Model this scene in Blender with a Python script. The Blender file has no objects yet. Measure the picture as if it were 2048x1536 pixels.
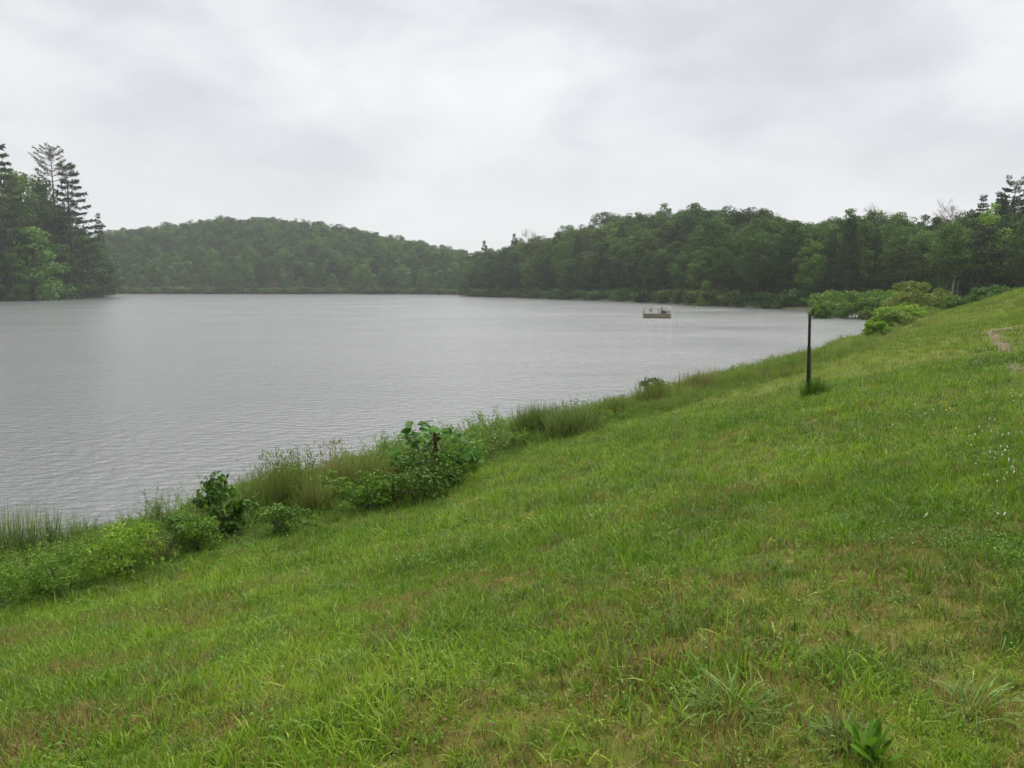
import bpy, math, random
import numpy as np
from mathutils import Vector

SC = bpy.context.scene
COL = SC.collection
RNG = np.random.default_rng(7)
random.seed(7)

# ------------------------------------------------------------------ camera
F = 1593.0                      # focal length in pixels of the 2048 px wide photograph
CAMH = 4.2                      # eye above the lake
PITCH = math.radians(7.0)
cam_d = bpy.data.cameras.new("camera")
cam_d.sensor_width = 36.0
cam_d.lens = 36.0 * F / 2048.0
cam_d.clip_start = 0.05
cam_d.clip_end = 6000
cam = bpy.data.objects.new("camera", cam_d)
COL.objects.link(cam)
cam.location = (0, 0, CAMH)
cam.rotation_euler = (math.radians(90) - PITCH, 0, 0)
SC.camera = cam

# ------------------------------------------------------------------ exposure, world, sun
vs = SC.view_settings
vs.view_transform = 'Standard'
vs.look = 'None'
vs.exposure = 2.05
vs.gamma = 1.0
vs.use_curve_mapping = False
cy = SC.cycles
cy.use_denoising = True
cy.max_bounces = 6
cy.diffuse_bounces = 3
cy.glossy_bounces = 3
cy.transmission_bounces = 3
cy.transparent_max_bounces = 4
cy.volume_bounces = 1
cy.caustics_reflective = False
cy.caustics_refractive = False

SUN_EL, SUN_AZ = 64.0, 20.0     # a veiled sun, high and ahead
world = bpy.data.worlds.new("World")
SC.world = world
world.use_nodes = True
wn, wl = world.node_tree.nodes, world.node_tree.links
wn.clear()


def N(nodes, typ, **kw):
    n = nodes.new(typ)
    for k, v in kw.items():
        setattr(n, k, v)
    return n


def mathn(nodes, links, op, a, b=None, clamp=False):
    n = nodes.new('ShaderNodeMath')
    n.operation = op
    n.use_clamp = clamp
    for i, x in enumerate((a, b)):
        if x is None:
            continue
        if isinstance(x, (int, float)):
            n.inputs[i].default_value = x
        else:
            links.new(x, n.inputs[i])
    return n.outputs[0]


SKY_LOC = (3.1, 0.4, 0.35)
tc = N(wn, 'ShaderNodeTexCoord')
sep = N(wn, 'ShaderNodeSeparateXYZ')
wl.new(tc.outputs['Generated'], sep.inputs[0])
zz = mathn(wn, wl, 'MAXIMUM', sep.outputs[2], 0.0)
rotm = N(wn, 'ShaderNodeMapping')
rotm.inputs['Rotation'].default_value = (0, math.radians(-32), 0)
rotm.inputs['Scale'].default_value = (1.0, 0.8, 2.1)
rotm.inputs['Location'].default_value = (SKY_LOC)
wl.new(tc.outputs['Generated'], rotm.inputs[0])
n1 = N(wn, 'ShaderNodeTexNoise')
n1.inputs['Scale'].default_value = 2.6
n1.inputs['Detail'].default_value = 5
n1.inputs['Roughness'].default_value = 0.48
n1.inputs['Distortion'].default_value = 0.5
wl.new(rotm.outputs[0], n1.inputs['Vector'])
n2 = N(wn, 'ShaderNodeTexNoise')
n2.inputs['Scale'].default_value = 8.0
n2.inputs['Detail'].default_value = 4
n2.inputs['Roughness'].default_value = 0.5
n2.inputs['Distortion'].default_value = 0.4
wl.new(rotm.outputs[0], n2.inputs['Vector'])
mixf = mathn(wn, wl, 'ADD', mathn(wn, wl, 'MULTIPLY', n1.outputs[0], 0.66), mathn(wn, wl, 'MULTIPLY', n2.outputs[0], 0.34))
ramp = N(wn, 'ShaderNodeValToRGB')
cr = ramp.color_ramp
cr.interpolation = 'EASE'
cr.elements[0].position = 0.33
cr.elements[0].color = (0.585, 0.590, 0.610, 1)
cr.elements[1].position = 0.66
cr.elements[1].color = (0.840, 0.845, 0.850, 1)
wl.new(mixf, ramp.inputs[0])
# towards the horizon the cloud base melts into one even veil
veil = N(wn, 'ShaderNodeMixRGB')
veil.inputs[2].default_value = (0.680, 0.680, 0.697, 1)
vf = mathn(wn, wl, 'SUBTRACT', 1.0, mathn(wn, wl, 'MULTIPLY', zz, 4.2), clamp=True)
wl.new(vf, veil.inputs[0])
wl.new(ramp.outputs[0], veil.inputs[1])
bgc = N(wn, 'ShaderNodeBackground')
bgc.inputs[1].default_value = 0.262
wl.new(veil.outputs[0], bgc.inputs[0])
sky = N(wn, 'ShaderNodeTexSky', sky_type='NISHITA', sun_disc=False)
sky.sun_elevation = math.radians(SUN_EL)
sky.sun_rotation = math.radians(SUN_AZ)
bgs = N(wn, 'ShaderNodeBackground')
bgs.inputs[1].default_value = 0.1
wl.new(sky.outputs[0], bgs.inputs[0])
ms = N(wn, 'ShaderNodeMixShader')
ms.inputs[0].default_value = 0.97
wl.new(bgs.outputs[0], ms.inputs[1])
wl.new(bgc.outputs[0], ms.inputs[2])
wo = N(wn, 'ShaderNodeOutputWorld')
wl.new(ms.outputs[0], wo.inputs[0])

sun_d = bpy.data.lights.new("sun", 'SUN')
sun_d.energy = 1.5
sun_d.angle = math.radians(80)
sun_d.color = (1.0, 0.98, 0.94)
sun = bpy.data.objects.new("sun", sun_d)
COL.objects.link(sun)
sd = Vector((math.sin(math.radians(SUN_AZ)) * math.cos(math.radians(SUN_EL)),
             math.cos(math.radians(SUN_AZ)) * math.cos(math.radians(SUN_EL)),
             math.sin(math.radians(SUN_EL))))
sun.rotation_euler = sd.to_track_quat('Z', 'Y').to_euler()
sun.location = sd * 200

# ------------------------------------------------------------------ helpers
CP, SP = math.cos(PITCH), math.sin(PITCH)


def ray(u, v):
    a, b = (u - 1024) / F, (768 - v) / F
    return np.array([a, CP + b * SP, -SP + b * CP])


def at_depth(u, v, Y):
    d = ray(u, v)
    return np.array([0, 0, CAMH]) + d * (Y / d[1])


def at_height(u, v, Z):
    d = ray(u, v)
    return np.array([0, 0, CAMH]) + d * ((Z - CAMH) / d[2])


def tag(o, label=None, cat=None, group=None, kind=None):
    if label:
        o['label'] = label
    if cat:
        o['category'] = cat
    if group:
        o['group'] = group
    if kind:
        o['kind'] = kind
    return o


def link(o, parent=None, col=None):
    (col or COL).objects.link(o)
    if parent is not None:
        o.parent = parent
    return o


def empty(name, loc=(0, 0, 0), rz=0.0, s=1.0):
    o = bpy.data.objects.new(name, None)
    o.empty_display_size = 0.2
    o.location = loc
    o.rotation_euler = (0, 0, rz)
    o.scale = (s, s, s) if isinstance(s, (int, float)) else s
    return link(o)


def mesh(name, V, Fc, mat, tint=None, smooth=False):
    """V (n,3); Fc (m,k) array or a list of such arrays; tint per vertex"""
    me = bpy.data.meshes.new(name)
    if not isinstance(Fc, list):
        Fc = [Fc]
    Fc = [np.asarray(f, dtype=np.int32) for f in Fc if len(f)]
    V = np.asarray(V, dtype=np.float32)
    me.vertices.add(len(V))
    me.vertices.foreach_set("co", V.ravel())
    nl = sum(f.size for f in Fc)
    me.loops.add(nl)
    me.loops.foreach_set("vertex_index", np.concatenate([f.ravel() for f in Fc]))
    npoly = sum(len(f) for f in Fc)
    tot = np.concatenate([np.full(len(f), f.shape[1], dtype=np.int32) for f in Fc])
    st = np.concatenate([[0], np.cumsum(tot)[:-1]]).astype(np.int32)
    me.polygons.add(npoly)
    me.polygons.foreach_set("loop_start", st)
    me.polygons.foreach_set("loop_total", tot)
    if smooth:
        me.polygons.foreach_set("use_smooth", np.ones(npoly, dtype=bool))
    me.update(calc_edges=True)
    if tint is not None:
        a = me.attributes.new("tint", 'FLOAT', 'POINT')
        a.data.foreach_set("value", np.asarray(tint, dtype=np.float32))
    if mat is not None:
        me.materials.append(mat)
    me.validate()
    return me


def obj(name, me, parent=None, col=None):
    return link(bpy.data.objects.new(name, me), parent, col)


class MB:
    """collects pieces of geometry; build() gives ONE mesh"""

    def __init__(self):
        self.V, self.Q, self.T, self.tint, self.n = [], [], [], [], 0

    def add(self, V, Q=None, T=None, tint=0.5):
        V = np.asarray(V, dtype=float)
        if Q is not None and len(Q):
            self.Q.append(np.asarray(Q) + self.n)
        if T is not None and len(T):
            self.T.append(np.asarray(T) + self.n)
        self.V.append(V)
        self.tint.append(np.broadcast_to(np.asarray(tint, dtype=float), (len(V),)))
        self.n += len(V)

    def box(self, c, s, rot=None, tint=0.5, bev=0.0):
        c, s = np.asarray(c, float), np.asarray(s, float) / 2
        P = np.array([[x, y, z] for z in (-1, 1) for y in (-1, 1) for x in (-1, 1)], float) * s
        if rot is not None:
            P = P @ np.asarray(rot).T
        self.add(P + c, Q=[[0, 2, 3, 1], [4, 5, 7, 6], [0, 1, 5, 4], [2, 6, 7, 3], [0, 4, 6, 2], [1, 3, 7, 5]], tint=tint)

    def tube(self, pts, r, k=6, tint=0.5, cap=True):
        pts = np.asarray(pts, float)
        n = len(pts)
        r = np.broadcast_to(np.asarray(r, float), (n,))
        tg = np.gradient(pts, axis=0)
        tg /= np.linalg.norm(tg, axis=1)[:, None] + 1e-9
        ref = np.array([0, 0, 1.0]) if abs(tg[0][2]) < 0.9 else np.array([1.0, 0, 0])
        V = []
        for i in range(n):
            a = np.cross(tg[i], ref)
            a /= np.linalg.norm(a) + 1e-9
            b = np.cross(tg[i], a)
            th = np.arange(k) * 2 * math.pi / k
            V.append(pts[i] + r[i] * (np.cos(th)[:, None] * a + np.sin(th)[:, None] * b))
        V = np.concatenate(V)
        Q = [[i * k + j, i * k + (j + 1) % k, (i + 1) * k + (j + 1) % k, (i + 1) * k + j] for i in range(n - 1) for j in range(k)]
        T = []
        if cap:
            V = np.vstack([V, pts[:1], pts[-1:]])
            T = [[n * k, (j + 1) % k, j] for j in range(k)] + [[n * k + 1, (n - 1) * k + j, (n - 1) * k + (j + 1) % k] for j in range(k)]
        self.add(V, Q=Q, T=T, tint=tint)

    def leaves(self, C, D, W, Nn, L, wd, tint):
        """folded leaves: centre C, direction D, width axis W, normal Nn, length L, width wd (arrays)"""
        L, wd = L[:, None], wd[:, None]
        base = C
        tip = C + D * L - Nn * L * 0.12
        mid = C + D * L * 0.45
        le = mid + W * wd * 0.5 + Nn * wd * 0.18
        ri = mid - W * wd * 0.5 + Nn * wd * 0.18
        V = np.stack([base, le, tip, ri], 1).reshape(-1, 3)
        n = len(C)
        i = np.arange(n)[:, None] * 4
        T = np.concatenate([i + [0, 1, 2], i + [0, 2, 3]])
        self.add(V, T=T, tint=np.repeat(tint, 4))

    def blades(self, C, az, lean, L, wd, curl, tint, seg=3):
        """grass blades: root C, heading az, lean 0..1, length, width, curl"""
        n = len(C)
        dx, dy = np.cos(az), np.sin(az)
        side = np.stack([-dy, dx, np.zeros(n)], 1)
        V = []
        for s in range(seg + 1):
            t = s / seg
            ang = lean + curl * t
            hor = L * t * np.sin(lean + curl * t * 0.5)
            up = L * t * np.cos(np.minimum(lean + curl * t * 0.5, 1.75))
            p = C + np.stack([dx * hor, dy * hor, up], 1)
            w = wd * (1 - t ** 1.6) * 0.5
            if s < seg:
                V += [p + side * w[:, None], p - side * w[:, None]]
            else:
                V += [p]
        k = 2 * seg + 1
        V = np.stack(V, 1).reshape(-1, 3)
        i = np.arange(n)[:, None] * k
        Q = np.concatenate([i + [2 * s, 2 * s + 1, 2 * s + 3, 2 * s + 2] for s in range(seg - 1)]) if seg > 1 else None
        T = i + [2 * seg - 2, 2 * seg - 1, 2 * seg]
        self.add(V, Q=Q, T=T, tint=np.repeat(tint, k))

    def mesh(self, name, mat, smooth=False):
        V = np.concatenate(self.V)
        f = []
        if self.Q:
            f.append(np.concatenate(self.Q))
        if self.T:
            f.append(np.concatenate(self.T))
        return mesh(name, V, f, mat, np.concatenate(self.tint), smooth)


def unit(a):
    return a / (np.linalg.norm(a, axis=-1, keepdims=True) + 1e-9)


# ------------------------------------------------------------------ materials
def new_mat(name):
    m = bpy.data.materials.new(name)
    m.use_nodes = True
    m.node_tree.nodes.clear()
    return m, m.node_tree.nodes, m.node_tree.links


def ramp_node(nodes, cols, pos=None, interp='LINEAR'):
    r = nodes.new('ShaderNodeValToRGB')
    e = r.color_ramp.elements
    r.color_ramp.interpolation = interp
    pos = pos or [i / (len(cols) - 1) for i in range(len(cols))]
    while len(e) < len(cols):
        e.new(0.5)
    for i, (c, p) in enumerate(zip(cols, pos)):
        e[i].position = p
        e[i].color = (*c, 1)
    return r


def leaf_mat(name, cols, pos=None, trans=0.3, rough=0.5, gloss=0.04, by_random=0.5, by_tint=0.5, patch=None, patch_scale=0.5, spec=0.15):
    """colour from a ramp driven by the leaf's own tint, the plant's random number and (patch) a noise in world space"""
    m, nd, lk = new_mat(name)
    at = N(nd, 'ShaderNodeAttribute', attribute_name='tint')
    oi = N(nd, 'ShaderNodeObjectInfo')
    f = mathn(nd, lk, 'ADD', mathn(nd, lk, 'MULTIPLY', at.outputs['Fac'], by_tint), mathn(nd, lk, 'MULTIPLY', oi.outputs['Random'], by_random))
    geo = N(nd, 'ShaderNodeNewGeometry')
    if patch:
        no = N(nd, 'ShaderNodeTexNoise')
        no.inputs['Scale'].default_value = patch_scale
        no.inputs['Detail'].default_value = 4
        no.inputs['Roughness'].default_value = 0.6
        lk.new(geo.outputs['Position'], no.inputs['Vector'])
        pf = mathn(nd, lk, 'MULTIPLY', mathn(nd, lk, 'SUBTRACT', no.outputs[0], 0.5), patch)
        f = mathn(nd, lk, 'ADD', f, pf, clamp=True)
    r = ramp_node(nd, cols, pos)
    lk.new(f, r.inputs[0])
    mul = N(nd, 'ShaderNodeMixRGB', blend_type='MULTIPLY')
    mul.inputs[0].default_value = 1
    lk.new(r.outputs[0], mul.inputs[1])
    lk.new(oi.outputs['Color'], mul.inputs[2])
    col = mul.outputs[0]
    p = N(nd, 'ShaderNodeBsdfPrincipled')
    p.inputs['Roughness'].default_value = rough
    p.inputs['Specular IOR Level'].default_value = spec
    lk.new(col, p.inputs['Base Color'])
    tr = N(nd, 'ShaderNodeBsdfTranslucent')
    lk.new(col, tr.inputs[0])
    mx = N(nd, 'ShaderNodeMixShader')
    mx.inputs[0].default_value = trans
    lk.new(p.outputs[0], mx.inputs[1])
    lk.new(tr.outputs[0], mx.inputs[2])
    o = N(nd, 'ShaderNodeOutputMaterial')
    lk.new(mx.outputs[0], o.inputs[0])
    return m


def solid_mat(name, cols, scale=8.0, rough=0.7, metal=0.0, spec=0.4, bump=0.0, stretch=(1, 1, 1), pos=None, detail=5):
    m, nd, lk = new_mat(name)
    tcn = N(nd, 'ShaderNodeTexCoord')
    mp = N(nd, 'ShaderNodeMapping')
    mp.inputs['Scale'].default_value = stretch
    lk.new(tcn.outputs['Object'], mp.inputs[0])
    no = N(nd, 'ShaderNodeTexNoise')
    no.inputs['Scale'].default_value = scale
    no.inputs['Detail'].default_value = detail
    lk.new(mp.outputs[0], no.inputs['Vector'])
    r = ramp_node(nd, cols, pos or [0.3 + 0.4 * i / max(1, len(cols) - 1) for i in range(len(cols))])
    lk.new(no.outputs[0], r.inputs[0])
    p = N(nd, 'ShaderNodeBsdfPrincipled')
    p.inputs['Roughness'].default_value = rough
    p.inputs['Metallic'].default_value = metal
    p.inputs['Specular IOR Level'].default_value = spec
    lk.new(r.outputs[0], p.inputs['Base Color'])
    if bump:
        b = N(nd, 'ShaderNodeBump')
        b.inputs['Strength'].default_value = 0.6
        b.inputs['Distance'].default_value = bump
        lk.new(no.outputs[0], b.inputs['Height'])
        lk.new(b.outputs[0], p.inputs['Normal'])
    o = N(nd, 'ShaderNodeOutputMaterial')
    lk.new(p.outputs[0], o.inputs[0])
    return m


M = {}
M['broadleaf'] = leaf_mat('broadleaf_foliage', [(0.016, 0.045, 0.005), (0.032, 0.08, 0.007), (0.062, 0.135, 0.010), (0.12, 0.20, 0.02)],
                          [0.1, 0.4, 0.72, 1.0], trans=0.3, by_random=0.6, by_tint=0.45)
M['young'] = leaf_mat('young_foliage', [(0.05, 0.11, 0.02), (0.08, 0.17, 0.03), (0.12, 0.22, 0.04)], trans=0.35)
M['pine'] = leaf_mat('pine_needles', [(0.02, 0.045, 0.014), (0.04, 0.08, 0.020), (0.08, 0.12, 0.03)], trans=0.15)
M['pine_tan'] = leaf_mat('pine_cone_tan', [(0.07, 0.09, 0.04), (0.13, 0.12, 0.06), (0.18, 0.13, 0.07)], trans=0.15)
M['bark'] = solid_mat('bark', [(0.045, 0.035, 0.028), (0.10, 0.085, 0.07)], scale=3, stretch=(1, 1, 0.2), rough=0.9)
M['pale_bark'] = solid_mat('pale_bark', [(0.16, 0.145, 0.125), (0.30, 0.28, 0.25)], scale=3, stretch=(1, 1, 0.3), rough=0.9)
M['grass'] = leaf_mat('grass_blades', [(0.038, 0.095, 0.006), (0.10, 0.195, 0.010), (0.18, 0.295, 0.016), (0.30, 0.37, 0.05)],
                      [0.05, 0.35, 0.7, 1.0], trans=0.38, by_random=0.42, by_tint=0.6, patch=1.3, patch_scale=0.45, rough=0.45, spec=0.15)
M['grass_dark'] = leaf_mat('dark_coarse_grass', [(0.035, 0.085, 0.010), (0.08, 0.16, 0.016), (0.17, 0.27, 0.04)], trans=0.3, by_random=0.4, by_tint=0.6, rough=0.4, spec=0.2)
M['grass_far'] = leaf_mat('far_grass_blades', [(0.055, 0.10, 0.008), (0.115, 0.185, 0.012), (0.18, 0.25, 0.02), (0.26, 0.26, 0.04)],
                          [0.05, 0.35, 0.7, 1.0], trans=0.4, by_random=0.35, by_tint=0.4, patch=1.6, patch_scale=0.22, rough=0.5)
M['straw'] = leaf_mat('dead_straw', [(0.06, 0.036, 0.014), (0.16, 0.105, 0.03), (0.32, 0.25, 0.09)], trans=0.15, by_random=0.4, by_tint=0.6)
M['tall_grass'] = leaf_mat('tall_grass_blades', [(0.07, 0.11, 0.02), (0.15, 0.18, 0.035), (0.27, 0.24, 0.10)], trans=0.3, by_random=0.4, by_tint=0.6)
M['reed'] = leaf_mat('reed_stems', [(0.05, 0.10, 0.02), (0.12, 0.19, 0.035), (0.22, 0.26, 0.07)], trans=0.2, by_random=0.3, by_tint=0.7)
M['rush'] = leaf_mat('rush_stems', [(0.055, 0.095, 0.018), (0.125, 0.185, 0.035), (0.23, 0.27, 0.08)], trans=0.25, by_random=0.2, by_tint=0.8)
M['weed'] = leaf_mat('weed_leaves', [(0.045, 0.105, 0.009), (0.105, 0.21, 0.016), (0.21, 0.31, 0.035)], trans=0.35, by_random=0.45, by_tint=0.55, spec=0.2)
M['brown_grass'] = leaf_mat('brown_grass_blades', [(0.065, 0.11, 0.016), (0.13, 0.185, 0.03), (0.24, 0.24, 0.06)], trans=0.25, by_random=0.2, by_tint=0.8)
M['olive'] = leaf_mat('olive_leaves', [(0.05, 0.08, 0.014), (0.09, 0.125, 0.02), (0.15, 0.15, 0.04)], trans=0.25, by_random=0.2, by_tint=0.8)
M['bigleaf'] = leaf_mat('broad_green_leaf', [(0.07, 0.16, 0.03), (0.11, 0.25, 0.045), (0.17, 0.33, 0.08)], trans=0.4, by_random=0.9, by_tint=0.1)
M['rust'] = leaf_mat('rusty_seed_head', [(0.07, 0.035, 0.014), (0.12, 0.062, 0.024), (0.19, 0.11, 0.045)], trans=0.2, by_random=0.0, by_tint=1)
M['clover'] = leaf_mat('clover_heads', [(0.55, 0.52, 0.45), (0.8, 0.78, 0.72)], trans=0.2)
M['soil'] = solid_mat('soil_floor', [(0.03, 0.022, 0.014), (0.055, 0.05, 0.022), (0.04, 0.07, 0.018)], scale=0.4, rough=1.0)
M['gravel'] = solid_mat('pale_gravel', [(0.13, 0.115, 0.08), (0.26, 0.235, 0.18)], scale=9, rough=1.0, bump=0.02)

# ------------------------------------------------------------------ near bank height field (thin plate through surveyed points)
ctl = []


def cp(u, v, Z):
    p = at_height(u, v, Z)
    ctl.append((p[0], p[1], Z))


for u, v, Z in [(-60, 1155, 0), (0, 1130, 0), (380, 1032, 0), (640, 962, 0), (960, 882, 0), (1300, 792, 0),
                (0, 1230, .55), (230, 1172, .55), (420, 1110, .55), (800, 1000, .6), (1040, 890, .55), (1200, 860, .5),
                (1614, 798, 2.25), (1024, 1536, 2.52), (0, 1536, 1.95), (2048, 1536, 2.72), (1024, 1100, 1.85), (500, 1300, 1.85),
                (1500, 1100, 2.4), (2048, 900, 2.75), (2048, 745, 2.8), (1800, 850, 2.55), (1800, 720, 2.3)]:
    cp(u, v, Z)
for u, v, Y in [(1500, 748, 40), (1614, 722, 43), (1730, 690, 50), (1800, 655, 58), (1880, 627, 62), (1960, 606, 58), (2048, 579, 55),
                (2048, 655, 25), (1960, 655, 28), (1870, 665, 36)]:
    p = at_depth(u, v, Y)
    ctl.append(tuple(p))
ctl += [(0, 0, 2.6), (20, 0, 2.9), (20, -20, 3.0), (0, -15, 2.0), (-10, -10, 0.9), (-14, 3, 0), (-22, -8, 0), (-40, -30, 0), (-12, 15, -1.0), (-6, 22, -1.2),
        (3, 37, -1.2), (60, 60, 6.5), (50, 25, 4.2), (45, 0, 4), (39, 84, 0.1), (35, 84, -0.7), (46, 100, 0.0), (41, 96, -0.8), (33, 74, -0.7), (70, 100, 3.0), (45, 78, 1.0), (52, 100, 0.8),
        (12, 52, -1.2), (20, 66, -1.2), (27, 80, -0.9), (50, -30, 4), (0, -40, 1.5), (-30, 20, -3), (110, 90, 4), (120, 0, 5)]
ctl = np.array(ctl)


def tps_fit(P, z, lam=0.05):
    n = len(P)
    d2 = ((P[:, None] - P[None]) ** 2).sum(-1)
    K = 0.5 * d2 * np.log(d2 + 1e-9) + lam * np.eye(n)
    A = np.zeros((n + 3, n + 3))
    A[:n, :n] = K
    A[:n, n] = 1
    A[:n, n + 1:] = P
    A[n, :n] = 1
    A[n + 1:, :n] = P.T
    return np.linalg.solve(A, np.concatenate([z, np.zeros(3)]))


_c = tps_fit(ctl[:, :2], ctl[:, 2])
_nw = [(RNG.uniform(-1, 1, 2), RNG.uniform(0, 6.3)) for _ in range(24)]


def bumps(x, y):
    s = 0
    for i, (k, ph) in enumerate(_nw):
        fr = 0.5 * 1.25 ** (i % 8)
        s = s + np.sin(k[0] * fr * x * 3 + k[1] * fr * y * 3 + ph) / (1 + i % 8)
    return s


def bank(x, y):
    x = np.atleast_1d(np.asarray(x, float))
    y = np.atleast_1d(np.asarray(y, float))
    out = np.empty(x.shape)
    for i in range(0, x.size, 20000):
        xs, ys = x.ravel()[i:i + 20000], y.ravel()[i:i + 20000]
        d2 = (xs[:, None] - ctl[:, 0]) ** 2 + (ys[:, None] - ctl[:, 1]) ** 2
        out.ravel()[i:i + 20000] = (0.5 * d2 * np.log(d2 + 1e-9)) @ _c[:-3] + _c[-3] + _c[-2] * xs + _c[-1] * ys
    out = np.clip(out, -2.5, 7)
    return out + 0.008 * bumps(x, y)


def hit(u, v, maxd=140):
    """the point of the bank under pixel (u, v)"""
    d = ray(u, v)
    t = np.linspace(1.5, maxd, 3000)
    P = np.array([0, 0, CAMH]) + d * t[:, None]
    g = bank(P[:, 0], P[:, 1])
    i = np.argmax(P[:, 2] <= np.maximum(g, 0))
    p = P[i].copy()
    p[2] = max(g[i], 0)
    return p


# ------------------------------------------------------------------ far land: hills round the lake
TAB = np.array([  # azimuth column u, shore depth, ridge depth, ridge ground height
    (-3000, 60, 160, 14), (-1200, 120, 220, 16), (-400, 170, 260, 20), (0, 228, 300, 23), (100, 268, 330, 17), (150, 292, 350, 15),
    (190, 312, 360, 8), (212, 330, 370, 2), (224, 440, 560, 24), (350, 440, 580, 31), (480, 435, 600, 38), (620, 430, 600, 35),
    (760, 425, 590, 25), (860, 415, 580, 17), (928, 400, 560, 11), (940, 334, 380, 1), (1000, 308, 370, 6), (1100, 264, 345, 9),
    (1200, 232, 320, 13), (1320, 200, 300, 16), (1400, 178, 285, 15.5), (1500, 158, 260, 11.5), (1600, 141, 235, 7), (1700, 131, 215, 6),
    (1800, 128, 200, 5), (1900, 126, 185, 4), (2048, 122, 175, 4), (2300, 116, 170, 5), (3500, 80, 150, 8), (6000, 60, 140, 9)], float)


def land(x, y):
    u = 1024 + F * x / np.maximum(y, 1e-3)
    S, R, G = (np.interp(u, TAB[:, 0], TAB[:, k]) for k in (1, 2, 3))
    t = np.clip((y - S) / (R - S), 0, 1)
    z = 0.35 + (G - 0.35) * (0.35 * t + 0.65 * t * t * (3 - 2 * t))
    z = np.where(y > R, G - np.minimum((y - R) * 0.05, 15), z)
    z = np.where(y < S, np.maximum(0.35 - (S - y) * 0.4, -3), z)
    return np.maximum(z, -3)


# far terrain as a fan of cells, fine near the shores
us = np.unique(np.concatenate([np.linspace(-5200, 0, 60), np.arange(0, 2100, 9), np.linspace(2100, 7200, 60)]))
tt = np.concatenate([[-60, -12, -3, 0, 2, 6, 12], np.linspace(20, 260, 22), [300, 340]])
S_ = np.interp(us, TAB[:, 0], TAB[:, 1])
X = np.empty((len(us), len(tt)))
Yg = S_[:, None] + tt[None, :]
Yg[:, 0] = np.minimum(Yg[:, 0], S_ - 60)
Yg = np.maximum(Yg, 5)
X = (us[:, None] - 1024) / F * Yg
Z = land(X, Yg)
V = np.stack([X, Yg, Z], -1).reshape(-1, 3)
nu, nt = X.shape
ii, jj = np.meshgrid(np.arange(nu - 1), np.arange(nt - 1), indexing='ij')
a = (ii * nt + jj).ravel()
hills = obj('hills', mesh('hills', V, np.stack([a, a + nt, a + nt + 1, a + 1], 1), M['soil'], smooth=True))
tag(hills, 'low wooded hills rising round the far side of the lake', kind='structure')

# near bank mesh, finer near the camera
gx = np.unique(np.round(np.concatenate([np.arange(-60, -12, 2.0), np.arange(-12, 12, 0.2), np.arange(12, 50, 0.5), np.arange(50, 131, 3.0)]), 3))
gy = np.unique(np.round(np.concatenate([np.arange(-60, 0, 2.0), np.arange(0, 18, 0.2), np.arange(18, 70, 0.5), np.arange(70, 121, 1.5)]), 3))
GX, GY = np.meshgrid(gx, gy, indexing='ij')
GZ = bank(GX, GY)
V = np.stack([GX, GY, GZ], -1).reshape(-1, 3)
nu, nt = GX.shape
ii, jj = np.meshgrid(np.arange(nu - 1), np.arange(nt - 1), indexing='ij')
a = (ii * nt + jj).ravel()

# path polyline (pale bare track at the right)
PATH = [hit(1985, 663), hit(2048, 652), hit(2200, 630)]
TRACK = [hit(1985, 663), hit(2005, 690), hit(2030, 730), hit(2060, 790), hit(2130, 900)]


def seg_dist(x, y, pts):
    d = np.full(np.shape(x), 1e9)
    for p, q in zip(pts[:-1], pts[1:]):
        ab = q[:2] - p[:2]
        t = np.clip(((x - p[0]) * ab[0] + (y - p[1]) * ab[1]) / (ab @ ab), 0, 1)
        d = np.minimum(d, np.hypot(x - p[0] - t * ab[0], y - p[1] - t * ab[1]))
    return d


def ground_mat():
    m, nd, lk = new_mat('turf_ground')
    geo = N(nd, 'ShaderNodeNewGeometry')
    big = N(nd, 'ShaderNodeTexNoise')
    big.inputs['Scale'].default_value = 0.35
    big.inputs['Detail'].default_value = 6
    big.inputs['Roughness'].default_value = 0.65
    lk.new(geo.outputs['Position'], big.inputs['Vector'])
    fine = N(nd, 'ShaderNodeTexNoise')
    fine.inputs['Scale'].default_value = 32.0
    fine.inputs['Detail'].default_value = 6
    fine.inputs['Roughness'].default_value = 0.7
    lk.new(geo.outputs['Position'], fine.inputs['Vector'])
    r1 = ramp_node(nd, [(0.05, 0.10, 0.008), (0.10, 0.17, 0.012), (0.15, 0.18, 0.02), (0.17, 0.15, 0.03)], [0.3, 0.45, 0.6, 0.75])
    lk.new(big.outputs[0], r1.inputs[0])
    r2 = ramp_node(nd, [(0.03, 0.018, 0.008), (0.08, 0.048, 0.02), (0.055, 0.075, 0.014)], [0.3, 0.5, 0.7])
    lk.new(fine.outputs[0], r2.inputs[0])
    mx = N(nd, 'ShaderNodeMixRGB')
    mx.inputs[0].default_value = 0.5
    lk.new(r1.outputs[0], mx.inputs[1])
    lk.new(r2.outputs[0], mx.inputs[2])
    p = N(nd, 'ShaderNodeBsdfPrincipled')
    p.inputs['Roughness'].default_value = 1.0
    p.inputs['Specular IOR Level'].default_value = 0.1
    lk.new(mx.outputs[0], p.inputs['Base Color'])
    b = N(nd, 'ShaderNodeBump')
    b.inputs['Distance'].default_value = 0.02
    lk.new(fine.outputs[0], b.inputs['Height'])
    lk.new(b.outputs[0], p.inputs['Normal'])
    o = N(nd, 'ShaderNodeOutputMaterial')
    lk.new(p.outputs[0], o.inputs[0])
    return m


M['ground'] = ground_mat()
ground = obj('ground', mesh('ground', V, np.stack([a, a + nt, a + nt + 1, a + 1], 1), M['ground'], smooth=True))
tag(ground, 'grassy bank sloping down to the lake', kind='structure')

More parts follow.
